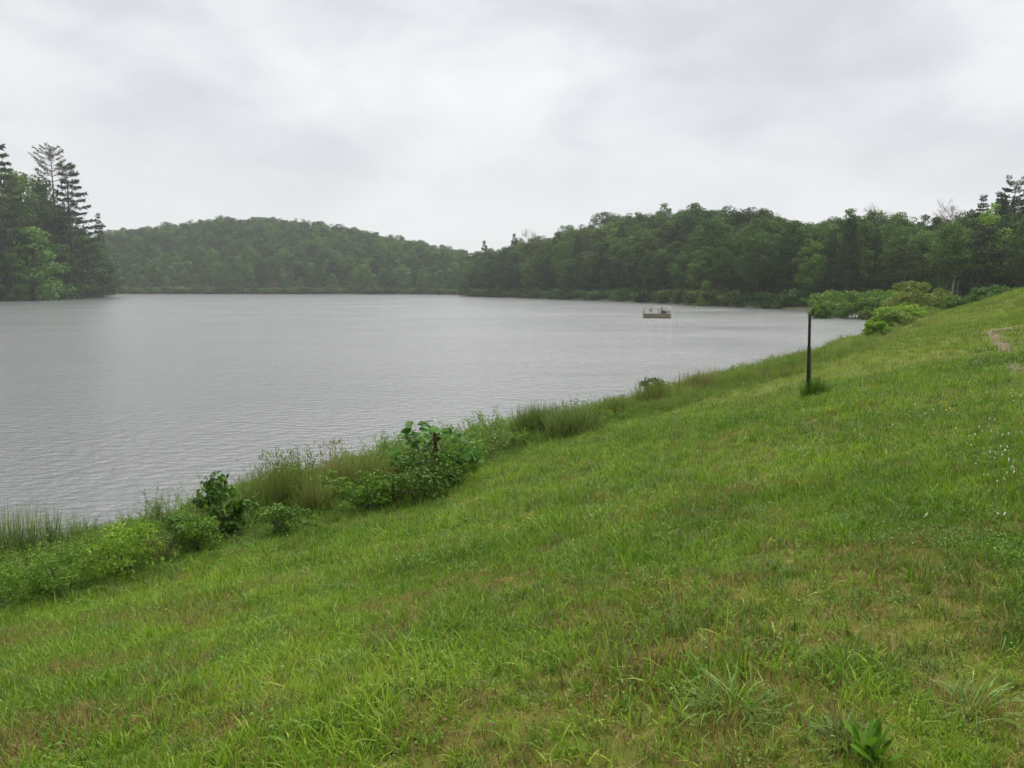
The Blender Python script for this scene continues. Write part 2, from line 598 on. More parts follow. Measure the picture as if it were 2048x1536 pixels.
# the pale track
pm = MB()
for pts, wdt in ((PATH, 0.40), (TRACK, 0.2)):
    pts = np.array(pts)
    s = np.linspace(0, len(pts) - 1, 40)
    C = np.stack([np.interp(s, np.arange(len(pts)), pts[:, k]) for k in range(2)], 1)
    tg = unit(np.gradient(C, axis=0))
    nrm = np.stack([-tg[:, 1], tg[:, 0]], 1)
    rows = []
    for j, off in enumerate((-1, -0.5, 0, 0.5, 1)):
        ww = wdt * (1 + 0.35 * np.sin(s * 9 + j * 2) + 0.2 * np.sin(s * 23 + j))
        q = C + nrm * (off * ww)[:, None]
        z = bank(q[:, 0], q[:, 1]) + (0.012 if abs(off) < 1 else -0.02)
        rows.append(np.column_stack([q, z]))
    Vp = np.stack(rows, 1).reshape(-1, 3)
    Qp = [[i * 5 + j, i * 5 + j + 1, (i + 1) * 5 + j + 1, (i + 1) * 5 + j] for i in range(len(s) - 1) for j in range(4)]
    if pts is not None and wdt > 0.4:
        path = obj('path', mesh('path', Vp, np.array(Qp), M['gravel'], smooth=True))
        tag(path, 'pale bare track crossing the grass at the far right', kind='structure')
    else:
        M['dirt'] = solid_mat('brown_dirt', [(0.045, 0.03, 0.018), (0.10, 0.07, 0.035), (0.08, 0.09, 0.02)], scale=5, rough=1.0, bump=0.02)
        tr_ = obj('dirt_track', mesh('dirt_track', Vp, np.array(Qp), M['dirt'], smooth=True))
        tag(tr_, 'brown worn dirt strip curving down from the pale track', kind='structure')


# ------------------------------------------------------------------ water
def water_mat():
    m, nd, lk = new_mat('lake_water')
    geo = N(nd, 'ShaderNodeNewGeometry')

    def wave(scale, sx, sy, detail, rz):
        mp = N(nd, 'ShaderNodeMapping')
        mp.inputs['Scale'].default_value = (sx, sy, 1)
        mp.inputs['Rotation'].default_value = (0, 0, math.radians(rz))
        lk.new(geo.outputs['Position'], mp.inputs[0])
        no = N(nd, 'ShaderNodeTexNoise')
        no.inputs['Scale'].default_value = scale
        no.inputs['Detail'].default_value = detail
        no.inputs['Roughness'].default_value = 0.55
        lk.new(mp.outputs[0], no.inputs['Vector'])
        return no.outputs[0]
    h = mathn(nd, lk, 'ADD', mathn(nd, lk, 'MULTIPLY', wave(3.6, 0.62, 1.0, 4, -14), 1.0),
              mathn(nd, lk, 'MULTIPLY', wave(1.0, 0.6, 1.0, 2, 10), 0.45))
    gust = wave(0.035, 1.0, 1.6, 3, 20)
    h = mathn(nd, lk, 'MULTIPLY', h, mathn(nd, lk, 'MAXIMUM', mathn(nd, lk, 'SUBTRACT', mathn(nd, lk, 'MULTIPLY', gust, 2.2), 0.25), 0.4))
    b = N(nd, 'ShaderNodeBump')
    b.inputs['Strength'].default_value = 1.0
    b.inputs['Distance'].default_value = 0.12
    lk.new(h, b.inputs['Height'])
    p = N(nd, 'ShaderNodeBsdfPrincipled')
    p.inputs['Base Color'].default_value = (0.105, 0.11, 0.108, 1)
    p.inputs['Roughness'].default_value = 0.2
    p.inputs['IOR'].default_value = 1.36
    lk.new(b.outputs[0], p.inputs['Normal'])
    o = N(nd, 'ShaderNodeOutputMaterial')
    lk.new(p.outputs[0], o.inputs[0])
    return m


M['water'] = water_mat()
wv = np.array([(-900, -200, 0), (900, -200, 0), (900, 1200, 0), (-900, 1200, 0)], float)
water = obj('water', mesh('water', wv, np.array([[0, 1, 2, 3]]), M['water']))
tag(water, 'grey rippled lake water under the overcast', kind='structure')


# ------------------------------------------------------------------ trees
def crown_points(rng, h, w, base, nclump, shape='round'):
    """clump centres in a crown from height base to h, half-width w"""
    out = []
    while len(out) < nclump:
        t = rng.uniform(0, 1)
        z = base + (h - base) * t
        if shape == 'round':
            prof = math.sqrt(max(0.02, 1 - (2 * t ** 0.85 - 1) ** 2))
        else:
            prof = (1 - t) ** 0.6 * min(1, t * 5 + 0.35)
        r = w * prof * math.sqrt(rng.uniform(0.15, 1))
        th = rng.uniform(0, 2 * math.pi)
        out.append((r * math.cos(th), r * math.sin(th), z))
    return np.array(out)


def foliage(mb, rng, centers, radii, per, leaf, lw=0.7, flat=0.7, hang=0.2, tint_lo=0.0, tint_hi=1.0):
    n = len(centers) * per
    ci = np.repeat(np.arange(len(centers)), per)
    d = unit(rng.normal(size=(n, 3)))
    d[:, 2] = d[:, 2] * 0.75 + 0.12
    rr = radii[ci] * rng.uniform(0.55, 1.0, n) ** 0.6
    C = centers[ci] + d * rr[:, None] * np.array([1, 1, flat])
    nn = unit(d + rng.normal(size=(n, 3)) * 0.5 + np.array([0, 0, 0.5]))
    D = unit(np.cross(nn, rng.normal(size=(n, 3))) + d * 0.4 - np.array([0, 0, hang]))
    W = unit(np.cross(nn, D))
    L = leaf * rng.uniform(0.6, 1.3, n)
    ct = rng.uniform(0, 1, len(centers))[ci] * 0.6 + rng.uniform(0, 1, n) * 0.4
    mb.leaves(C, D, W, nn, L, L * lw, tint_lo + (tint_hi - tint_lo) * ct)


def limbs(mb, rng, h, base, r0, targets, k=6):
    mb.tube([(0, 0, -0.6), (0.05, 0.02, h * 0.3), (rng.normal() * 0.3, rng.normal() * 0.3, h * 0.6), (rng.normal() * 0.4, rng.normal() * 0.4, h * 0.88)],
            [r0 * 1.25, r0 * 0.85, r0 * 0.5, r0 * 0.12], k=k)
    for t in targets:
        z0 = max(base * 0.75, t[2] - 0.35 * np.hypot(t[0], t[1]) - h * 0.12)
        p0 = np.array([0.02 * z0, 0, z0])
        m = (p0 + t) / 2 + np.array([0, 0, -0.03 * h])
        mb.tube([p0, m, t], [r0 * 0.38, r0 * 0.25, r0 * 0.08], k=4)


def broadleaf(seed, h=18, w=4.6, base=4.5, nclump=48, per=110, leaf=0.42, mat='broadleaf', shape='round', bark='bark'):
    rng = np.random.default_rng(seed)
    cs = crown_points(rng, h - 1.2, w, base, nclump, shape)
    rad = rng.uniform(0.9, 1.75, nclump) * (w / 4.6) ** 0.5
    mb = MB()
    foliage(mb, rng, cs, rad, per, leaf)
    tb = MB()
    idx = rng.choice(nclump, 9, replace=False)
    limbs(tb, rng, h, base, 0.24, cs[idx])
    return mb.mesh('crown', M[mat]), tb.mesh('trunk', M[bark], True)


def pine(seed, h=30, base=10, w=5.0, step=1.0, mat='pine', gap=None, one_side=0.0, leaf=0.75, r0=0.32, dens=1.0, prof=None, up=0.12):
    rng = np.random.default_rng(seed)
    mb, tb = MB(), MB()
    tb.tube([(0, 0, -0.8), (0.1, 0, h * 0.35), (0, 0.1, h * 0.7), (0, 0, h)], [r0 * 1.3, r0, r0 * 0.6, 0.03], k=7)
    z = base
    while z < h - 0.3:
        t = (z - base) / (h - base)
        if gap and gap[0] < z < gap[1]:
            z += step
            continue
        L0 = (prof(t) if prof else w * (1 - t) ** 0.75 * (0.55 + 0.45 * min(1, t * 6)) + 0.5)
        nb = rng.integers(4, 7)
        th0 = rng.uniform(0, 6.28)
        for b in range(nb):
            th = th0 + b * 6.283 / nb + rng.normal() * 0.2
            L = L0 * rng.uniform(0.65, 1.12) * (1 + one_side * math.cos(th))
            if L < 0.3:
                continue
            dr = np.array([math.cos(th), math.sin(th), 0])
            rise = up * L + (0.7 * L if t > 0.93 else 0)
            pts = np.array([[0, 0, z], dr * L * 0.5 + [0, 0, z + rise * 0.3], dr * L + [0, 0, z + rise]])
            tb.tube(pts, [0.075, 0.05, 0.015], k=3, cap=False)
            n = int((10 + L * 17) * dens)
            s = rng.uniform(0.25, 1.0, n) ** 0.75
            C = np.stack([np.interp(s, [0, .5, 1], pts[:, k]) for k in range(3)], 1)
            side = np.array([-dr[1], dr[0], 0])
            lat = rng.normal(size=n) * 0.2 * L * (1.15 - s) + rng.normal(size=n) * 0.12
            C = C + side * lat[:, None] + np.stack([np.zeros(n), np.zeros(n), rng.normal(size=n) * 0.1 + 0.05], 1)
            D = unit(dr * 0.8 + side * np.sign(lat)[:, None] * 0.6 + rng.normal(size=(n, 3)) * 0.4 + np.array([0, 0, 0.35]))
            nn = unit(rng.normal(size=(n, 3)) * 0.6 + np.array([0, 0, 1]))
            W = unit(np.cross(nn, D))
            ll = leaf * rng.uniform(0.6, 1.2, n)
            mb.leaves(C, D, W, nn, ll, ll * 0.34, rng.uniform(0, 1, n))
        z += step * rng.uniform(0.75, 1.25)
    return mb.mesh('crown', M[mat]), tb.mesh('trunk', M['bark'], True)


def bare(seed, h=14, r0=0.16):
    rng = np.random.default_rng(seed)
    tb = MB()
    tb.tube([(0, 0, -0.6), (0, 0, h * 0.4), (0.2, 0, h * 0.7), (0.3, 0.1, h)], [r0, r0 * 0.7, r0 * 0.4, 0.02], k=5)
    br = MB()

    def go(p, d, L, r, lev):
        q = p + d * L
        br.tube([p, (p + q) / 2 + rng.normal(size=3) * 0.05 * L, q], [r, r * 0.7, r * 0.4], k=4, cap=False)
        if lev < 3:
            for _ in range(4):
                dd = unit(d + rng.normal(size=3) * 0.5 + np.array([0, 0, 0.25]))
                go(p + (q - p) * rng.uniform(0.5, 1), dd, L * 0.62, r * 0.55, lev + 1)
    for _ in range(12):
        z = rng.uniform(0.45, 0.92) * h
        th = rng.uniform(0, 6.28)
        go(np.array([0.2, 0, z]), unit(np.array([math.cos(th), math.sin(th), 0.9])), h * 0.13, r0 * 0.3, 0)
    return br.mesh('crown', M['pale_bark']), tb.mesh('trunk', M['pale_bark'], True)


BL = [broadleaf(100 + i, h=18, w=(4.2, 5.6, 3.4, 4.8, 6.0, 3.8)[i], base=(3.5, 5.5, 2.5, 4.5, 4.0, 3.0)[i], nclump=(48, 62, 40, 50, 66, 44)[i], leaf=0.38) for i in range(6)]
YG = [broadleaf(140 + i, h=10, w=2.6, base=1.2, nclump=26, per=110, leaf=0.34, mat='young', shape='cone') for i in range(3)]
PN = [pine(160 + i, h=24, base=5 + i, w=4.4, step=0.7, leaf=0.6, prof=lambda t: 4.3 * (1 - t) ** 0.8 + 0.3) for i in range(2)]


def place(name, kit, loc, rz, s, label, cat, group, color=None):
    r = empty(name, loc, rz, s)
    tag(r, label, cat, group)
    c = bpy.data.objects.new('crown', kit[0])
    t = bpy.data.objects.new('trunk', kit[1])
    link(c, r)
    link(t, r)
    if color:
        c.color = (*color, 1)
    return r


def proj(p):
    v = np.asarray(p, float) - [0, 0, CAMH]
    a = v[..., 0]
    yc = v[..., 1] * CP - v[..., 2] * SP
    zc = v[..., 1] * SP + v[..., 2] * CP
    return 1024 + F * a / yc, 768 - F * zc / yc


# candidate positions on the two near wooded shores
def zone(u0, u1, sp, depth_pad, rng):
    out = []
    y = 60.0
    while y < 640:
        x0, x1 = (u0 - 1024) / F * y, (u1 - 1024) / F * y
        if x1 > x0:
            x = x0 + rng.uniform(0, sp)
            while x < x1:
                xx, yy = x + rng.normal() * sp * 0.25, y + rng.normal() * sp * 0.25
                u = 1024 + F * xx / yy
                S, R = np.interp(u, TAB[:, 0], TAB[:, 1]), np.interp(u, TAB[:, 0], TAB[:, 2])
                if u0 <= u <= u1 and S + 3 < yy < R + depth_pad:
                    out.append((xx, yy, u, (yy - S) / (R - S)))
                x += sp
        y += sp * 0.9
    return np.array(out)


SIL = {'left': [(-400, 290), (0, 328), (30, 334), (60, 348), (100, 396), (150, 440), (180, 462), (205, 490), (216, 530)],
       'far': [(216, 456), (260, 453), (350, 443), (420, 436), (480, 428), (540, 434), (620, 437), (700, 445), (760, 462), (800, 470), (860, 483), (928, 498), (950, 500)],
       'right': [(930, 535), (960, 502), (1000, 484), (1060, 474), (1100, 467), (1150, 452), (1200, 436), (1250, 427), (1320, 413), (1390, 408), (1440, 414), (1500, 420),
                 (1560, 427), (1600, 440), (1640, 438), (1680, 424), (1720, 420), (1760, 434), (1800, 436), (1850, 438), (1900, 424), (1950, 417), (2000, 414), (2048, 408), (2240, 395)]}


def cap(side, u, y, g, sc, h=18.0, jit=26):
    T = np.array(SIL[side], float)
    v = min(np.interp(u + d, T[:, 0], T[:, 1]) for d in (-8, 0, 8)) + rng.uniform(0, 1) ** 1.5 * jit
    return min(sc, ((572 - v) / F * y + CAMH - g) / h)


rng = np.random.default_rng(3)
zr = zone(936, 2240, 6.6, 26, rng)
zl = zone(-260, 214, 6.2, 14, rng)
zf = zone(216, 945, 8.0, 60, rng)
stuff_pts = []          # (x, y, z, rz, s, kind)
n_ind = 0
cand = []
for z_, side in ((zr, 'right'), (zl, 'left')):
    for x, y, u, t in z_:
        cand.append((y, x, u, t, side))
cand.sort()
# which are seen: walk front to back keeping a silhouette per column
sil = {}
vis, hid = [], []
for y, x, u, t, side in cand:
    g = float(land(x, y))
    sc = rng.uniform(0.78, 1.12) * (0.82 if t < 0.15 else 1.0)
    sc = cap(side, u, y, g, sc)
    if sc < 0.35:
        continue
    top = g + 18 * sc
    v = float(proj([x, y, top])[1])
    cols = range(int((u - 18) // 6), int((u + 18) // 6) + 1)
    seen = any(v < sil.get(c, 1e9) - 6 for c in cols) and -20 < u < 2070
    for c in cols:
        sil[c] = min(sil.get(c, 1e9), v + 6)
    (vis if seen else hid).append((x, y, g, u, t, side, sc))
print('trees visible', len(vis), 'hidden', len(hid), 'far', len(zf))

GR = {'right': 'broadleaf trees covering the wooded slope right of the lake', 'left': 'broadleaf trees crowding the near wooded point'}


def describe(side, t, u, sc, tone):
    row = ('at the water', 'low on the slope', 'half way up', 'near the skyline')[0 if t < .18 else 1 if t < .42 else 2 if t < .72 else 3]
    if side == 'right':
        k = int(np.searchsorted([1060, 1200, 1290, 1345, 1480, 1600, 1750, 1880], u))
        at = ('under the left leafless tree', 'at the hill\'s low left end', 'left of the raft', 'straight behind the raft', 'just right of the raft',
              'between raft and post', 'above the widest shrub', 'above the pink topped shrub', 'at the right edge')[k]
    else:
        k = int(np.searchsorted([50, 110, 160], u))
        at = ('by the left picture edge', 'under the tallest pine', 'under the level branched pine', 'toward the tip of the point')[k]
    return tone + (' short' if sc < .78 else ' tall' if sc > .98 else ''), row + ' ' + at


GD = {True: 'front row trees', False: 'upper trees'}
first = {}
for i, (x, y, g, u, t, side, sc) in enumerate(vis[:270]):
    k = int(rng.integers(0, 6))
    col = None
    r = rng.uniform()
    if r < 0.17:
        c = rng.uniform(1.3, 1.75)
        col = (c * 1.1, c, c * 0.8)
    elif r < 0.36:
        c = rng.uniform(0.6, 0.85)
        col = (c * 1.25, c, c * 1.0)
    if side == 'left' and col is None:
        col = (1.35, 1.55, 1.1)
    tone, where = describe(side, t, u, sc, 'dark olive' if col and col[1] < 1 else 'light green' if col and side == 'right' else 'green')
    lab = tone + ' broadleaf tree ' + where
    grp = {'right': 'broadleaf trees on the right wooded slope', 'left': 'broadleaf trees on the near wooded point'}[side]
    ispine = rng.uniform() < (0.08 if side == 'right' else 0.04) and t < 0.4
    if ispine:
        place('pine_tree', PN[k % 2], (x, y, g - 0.2), rng.uniform(0, 6.28), sc * 0.74,
              ('short ' if 'short' in tone else 'tall ' if 'tall' in tone else '') + 'dark pine among broadleaf trees ' + where, 'pine tree',
              'pines among the trees of the ' + ('right slope' if side == 'right' else 'near point'))
    else:
        place('broadleaf_tree', BL[k], (x, y, g - 0.2), rng.uniform(0, 6.28), (sc, sc, sc * rng.uniform(0.9, 1.1)), lab, 'tree', grp, col)
rest = vis[270:]


def scatter(name, P, rot, scl, idx, col_src):
    """one object whose geometry nodes set copies of the meshes in col_src on the points P"""
    me = bpy.data.meshes.new(name)
    me.vertices.add(len(P))
    me.vertices.foreach_set("co", np.asarray(P, dtype=np.float32).ravel())
    for nm, ty, dat, ch in (("rot", 'FLOAT_VECTOR', rot, 'vector'), ("scl", 'FLOAT_VECTOR', scl, 'vector'), ("idx", 'INT', idx, 'value')):
        at = me.attributes.new(nm, ty, 'POINT')
        at.data.foreach_set(ch, np.asarray(dat, dtype=(np.int32 if ty == 'INT' else np.float32)).ravel())
    o = obj(name, me)
    ng = bpy.data.node_groups.new(name, 'GeometryNodeTree')
    ng.interface.new_socket('Geometry', in_out='INPUT', socket_type='NodeSocketGeometry')
    ng.interface.new_socket('Geometry', in_out='OUTPUT', socket_type='NodeSocketGeometry')
    gi, go = ng.nodes.new('NodeGroupInput'), ng.nodes.new('NodeGroupOutput')
    ci = ng.nodes.new('GeometryNodeCollectionInfo')
    ci.inputs['Collection'].default_value = col_src
    ci.inputs['Separate Children'].default_value = True
    ci.inputs['Reset Children'].default_value = True
    ip = ng.nodes.new('GeometryNodeInstanceOnPoints')
    ip.inputs['Pick Instance'].default_value = True

    def att(nm, dt):
        n = ng.nodes.new('GeometryNodeInputNamedAttribute')
        n.data_type = dt
        n.inputs['Name'].default_value = nm
        return n.outputs['Attribute']
    ng.links.new(gi.outputs[0], ip.inputs['Points'])
    ng.links.new(ci.outputs[0], ip.inputs['Instance'])
    ng.links.new(att('idx', 'INT'), ip.inputs['Instance Index'])
    er = ng.nodes.new('FunctionNodeEulerToRotation')
    ng.links.new(att('rot', 'FLOAT_VECTOR'), er.inputs[0])
    ng.links.new(er.outputs[0], ip.inputs['Rotation'])
    ng.links.new(att('scl', 'FLOAT_VECTOR'), ip.inputs['Scale'])
    ng.links.new(ip.outputs[0], go.inputs[0])
    md = o.modifiers.new('scatter', 'NODES')
    md.node_group = ng
    return o


def source(name, meshes):
    c = bpy.data.collections.new(name)
    for i, m in enumerate(meshes):
        c.objects.link(bpy.data.objects.new('%s_kind_%02d' % (name, i), m))
    return c


def whole(kit):
    """crown and trunk as one mesh for far copies"""
    mats = list(kit[0].materials) + list(kit[1].materials)
    a, b = kit
    va = np.empty(len(a.vertices) * 3, np.float32)
    a.vertices.foreach_get('co', va)
    return a


tree_src = source('tree', [whole(k) for k in BL + YG + PN])
P, R_, S3, I = [], [], [], []
for x, y, g, u, t, side, sc in rest + hid:
    P.append((x, y, g - 0.2))
    I.append(rng.integers(0, 6))
    S3.append(sc)
wood1 = scatter('forest', P, np.stack([np.zeros(len(P)), np.zeros(len(P)), rng.uniform(0, 6.28, len(P))], 1), np.repeat(np.array(S3)[:, None], 3, 1), I, tree_src)
tag(wood1, 'dense woods filling in behind the trees of the near shores', 'woods', kind='stuff')

P, S3, I = [], [], []
for x, y, u, t in zf:
    g = float(land(x, y))
    front = t < 0.28
    sc = cap('far', u, y, g, rng.uniform(0.75, 1.15) * (0.85 if t < 0.15 else 1.05), jit=14)
    if sc < 0.35:
        continue
    P.append((x, y, g - 0.2))
    S3.append(sc)
    I.append(rng.integers(6, 9) if (front and rng.uniform() < 0.6) else rng.integers(0, 6))
    if I[-1] in (6, 7, 8):
        S3[-1] *= 1.45
wood2 = scatter('distant_forest', P, np.stack([np.zeros(len(P)), np.zeros(len(P)), rng.uniform(0, 6.28, len(P))], 1), np.repeat(np.array(S3)[:, None], 3, 1), I, tree_src)
tag(wood2, 'hazy far hill covered in one unbroken mass of green woods', 'woods', kind='stuff')

# shoreline brush along every far shore
bsh = []
for i in range(4):
    rb = np.random.default_rng(400 + i)
    mb = MB()
    cs = np.column_stack([rb.uniform(-1.6, 1.6, 16), rb.uniform(-1.2, 1.2, 16), rb.uniform(0.3, 2.0, 16)])
    foliage(mb, rb, cs, rb.uniform(0.5, 0.9, 16), 60, 0.3)
    bsh.append(mb.mesh('brush', M['olive'] if i == 0 else M['broadleaf'] if i < 3 else M['young']))
brush_src = source('brush', bsh)
P, S3, I = [], [], []
u = -260.0
while u < 2200:
    S = np.interp(u, TAB[:, 0], TAB[:, 1])
    if not (212 < u < 224 or 928 < u < 940):
        for k in range(3):
            y = S + rng.uniform(-1.0, 5.0)
            if 1490 < u and k > 0:
                continue
            P.append(((u - 1024) / F * y, y, max(0.1, float(land((u - 1024) / F * y, y))) - 0.2))
            S3.append(rng.uniform(0.6, 1.5))
            I.append(rng.integers(0, 4))
    u += 2.6 * F / S
for z_ in (zr, zl):
    for x, y, u_, t in z_:
        for k in range(2 if t > 0.3 or u_ > 1500 else 1):
            xx, yy = x + rng.normal() * 2.5, y + rng.normal() * 2.5
            P.append((xx, yy, float(land(xx, yy)) - 0.3))
            S3.append(rng.uniform(0.8, 1.5) * (1.7 if t > 0.7 else 1))
            I.append(rng.integers(1, 3))
brush = scatter('shoreline_brush', P, np.stack([np.zeros(len(P)), np.zeros(len(P)), rng.uniform(0, 6.28, len(P))], 1), np.repeat(np.array(S3)[:, None], 3, 1), I, brush_src)
tag(brush, 'low brush and bushes fringing the far water edge', 'brush', kind='stuff')


def stand(name, kit, u, vtop, Y, h0, label, cat, group=None, color=None, rz=0.0, sx=1.0):
    """a tree whose top shows at pixel (u, vtop) when it stands at depth Y"""
    top = at_depth(u, vtop, Y)
    g = float(land(top[0], Y))
    s = (top[2] - g) / h0
    return place(name, kit, (top[0], Y, g - 0.2), rz, (s * sx, s * sx, s), label, cat, group, color)


# landmark trees
tall = pine(301, h=40, base=31.5, w=4.6, mat='pine_tan', step=1.25, leaf=0.6, prof=lambda t: 5.6 * (1 - t) ** 0.6 * (0.75 + 0.5 * t) + 0.6, dens=1.0, up=0.55)
stand('pine_tree', tall, 100, 292, 262, 40, 'tallest pine with an airy tan topped crown standing above the wooded point', 'pine tree')
side_p = pine(302, h=34, base=6, w=8.6, step=1.55, one_side=0.35, leaf=0.9, dens=1.25, prof=lambda t: 6.6 * (1 - t) ** 0.8 + 1.0, up=0.16)
stand('pine_tree', side_p, 132, 333, 266, 34, 'pine with stacked level branches stepping out over the point beside the tallest pine', 'pine tree')
stand('pine_tree', side_p, -8, 292, 232, 34, 'dark pine cut off by the picture edge at far left', 'pine tree', rz=2.0)
stand('pine_tree', PN[0], 196, 428, 330, 24, 'small dark pine poking up at the tip of the wooded point', 'pine tree', sx=0.7)
stand('broadleaf_tree', YG[0], 110, 478, 258, 10, 'bright green leafy tree leaning out from the wooded point', 'tree', color=(1.0, 1.1, 0.8), rz=1.0, sx=1.3)
stand('broadleaf_tree', YG[1], 58, 440, 236, 10, 'fresh green tree in the middle of the near wooded point', 'tree', color=(0.9, 1.0, 0.7), rz=2.0, sx=1.2)
stand('broadleaf_tree', YG[2], 178, 545, 296, 10, 'small light green tree at the water by the tip of the point', 'tree', color=(0.8, 0.9, 0.7))
for uu, vv, yy, lab, cc in ((168, 466, 288, 'full green tree closing the right flank of the wooded point', (0.9, 1.0, 0.8)),
                            (196, 505, 306, 'low green tree hanging over the water at the tip of the point', (0.9, 1.0, 0.8)),
                            (150, 520, 276, 'leafy tree overhanging the water right of the bright green one', (1.1, 1.1, 0.9)),
                            (20, 500, 226, 'leafy tree at the waterside by the left picture edge', (1.2, 1.2, 0.9))):
    stand('broadleaf_tree', BL[int(uu) % 6], uu, vv, yy, 18, lab, 'tree', color=cc, sx=1.25)
for k_, (uu, vv, yy, lab) in enumerate([(12, 328, 250, 'rounded dark tree at the left picture edge topping the wooded point'),
                        (42, 336, 262, 'dark full tree on the wooded point left of the tallest pine'),
                        (72, 372, 268, 'dark tree crown tucked at the left foot of the tallest pine'),
                        (104, 398, 282, 'dark crown hiding the foot of the tallest pine'),
                        (152, 452, 300, 'dark tree under the level pine branches'),
                        (182, 488, 318, 'green tree sloping down to the tip of the point'),
                        (200, 505, 326, 'last green tree at the tip of the wooded point')]):
    stand('broadleaf_tree', BL[k_ % 6], uu, vv, yy, 18, lab, 'tree', sx=1.0)
bare_k = [bare(310), bare(311), bare(312)]
stand('bare_tree', bare_k[0], 1056, 452, 350, 14, 'leafless pale tree on the descending left end of the right hill skyline', 'bare tree')
stand('bare_tree', bare_k[1], 1757, 417, 214, 14, 'leafless pale tree spread along the skyline above the shrubs', 'bare tree', sx=1.1)
stand('bare_tree', bare_k[2], 1902, 396, 178, 14, 'dead pale tree with short level limbs beside the right pines', 'bare tree')
for uu, vv, yy, lab in ((968, 477, 372, 'small lone tree standing up at the left end of the right hill'),
                        (1028, 463, 365, 'narrow dark tree just left of the leafless tree on the skyline')):
    stand('broadleaf_tree', BL[2], uu, vv, yy, 18, lab, 'tree', sx=0.5)
for uu, vv, yy, lab in ((1210, 418, 318, 'tall rounded tree breaking the left shoulder of the hill skyline'),
                        (1328, 402, 300, 'rounded tree on the highest part of the right hill skyline'),
                        (1388, 402, 288, 'broad tree at the summit of the right hill'),
                        (1700, 411, 212, 'large domed tree on the skyline left of the leafless tree'),
                        (1800, 418, 198, 'dark domed tree on the skyline right of the leafless tree')):
    stand('broadleaf_tree', BL[int(uu) % 6], uu, vv, yy, 18, lab, 'tree', sx=1.1)
stand('broadleaf_tree', YG[1], 1300, 472, 268, 10, 'yellow green tree glowing in the middle of the right hill', 'tree', color=(1.5, 1.25, 0.6), sx=1.0)
stand('broadleaf_tree', YG[0], 1412, 555, 172, 10, 'yellow green young tree at the water edge behind the raft', 'tree', color=(1.1, 1.0, 0.6))
for uu, vv, yy, s_ in ((1968, 391, 160, 0), (2003, 386, 156, 1)):
    stand('pine_tree', PN[s_], uu, vv, yy, 24, ('dark pine left of the largest right hand pine', 'narrow pine touching the largest pine at the right edge')[s_], 'pine tree')
big_r = pine(305, h=26, base=9, w=5.6, step=1.0, prof=lambda t: 5.2 * (1 - t) ** 0.45 * (0.6 + 0.5 * t) + 0.8, dens=1.3, up=0.3)
stand('pine_tree', big_r, 2032, 364, 150, 26, 'largest pine rising above the woods at the right edge', 'pine tree')
pt = broadleaf(330, h=16, w=3.4, base=8.5, nclump=26, per=80, bark='pale_bark')
for uu, yy, lab in ((1912, 128, 'pale trunked tree standing at the wood edge behind the right shrubs'), (1922, 131, 'second pale trunk close against the first behind the right shrubs')):
    stand('broadleaf_tree', pt, uu, 470, yy, 16, lab, 'tree')

# ------------------------------------------------------------------ shrubs, reeds, weeds on the bank
def shrub(seed, h, w, leaf, mat, nclump=26, per=70, stems=7, base=0.15, round_=0.8, hang=0.2, lw=0.6, spread=1.0):
    rng = np.random.default_rng(seed)
    cs = []
    while len(cs) < nclump:
        p = rng.uniform(-1, 1, 3)
        if (p ** 2).sum() < 1:
            z = (p[2] * 0.5 + 0.5)
            cs.append((p[0] * w / 2 * (0.65 + 0.35 * math.sin(z * 2.6)), p[1] * w / 2, h * (base + (0.93 - base) * z)))
    cs = np.array(cs)
    mb = MB()
    foliage(mb, rng, cs, rng.uniform(0.10, 0.2, nclump) * (h + w) / 2 * spread, per, leaf, lw=lw, hang=hang, flat=round_)
    tb = MB()
    for i in range(stems):
        t = cs[rng.integers(0, nclump)]
        b = np.array([rng.normal() * w * 0.06, rng.normal() * w * 0.06, -0.05])
        tb.tube([b, (b + t) / 2 + [0, 0, h * 0.06], t], [0.012 * h + 0.004, 0.009 * h + 0.003, 0.003 * h], k=4, cap=False)
    return mb.mesh('foliage', M[mat]), tb.mesh('stems', M['bark'])


def place_shrub(name, kit, p, rz, s, label, cat, group=None, color=None):
    r = empty(name, p, rz, s)
    tag(r, label, cat, group)
    c = bpy.data.objects.new('foliage', kit[0])
    link(c, r)
    link(bpy.data.objects.new('stems', kit[1]), r)
    if color:
        c.color = (*color, 1)
    return r


def bank_shrub(name, u, vb, vt, wpx, seed, mat, leafpx, label, cat='shrub', Y=None, color=None, **kw):
    if Y:
        p = at_depth(u, vb, Y)
        p[2] = max(float(bank(p[0], p[1])[0]), 0) - 0.3
    else:
        p = hit(u, vb)
    dist = p[1]
    h = (vb - vt) / F * dist
    w = wpx / F * dist
    kit = shrub(seed, h, w, leafpx / F * dist, mat, **kw)
    return place_shrub(name, kit, p, 0.0, 1.0, label, cat, None, color)


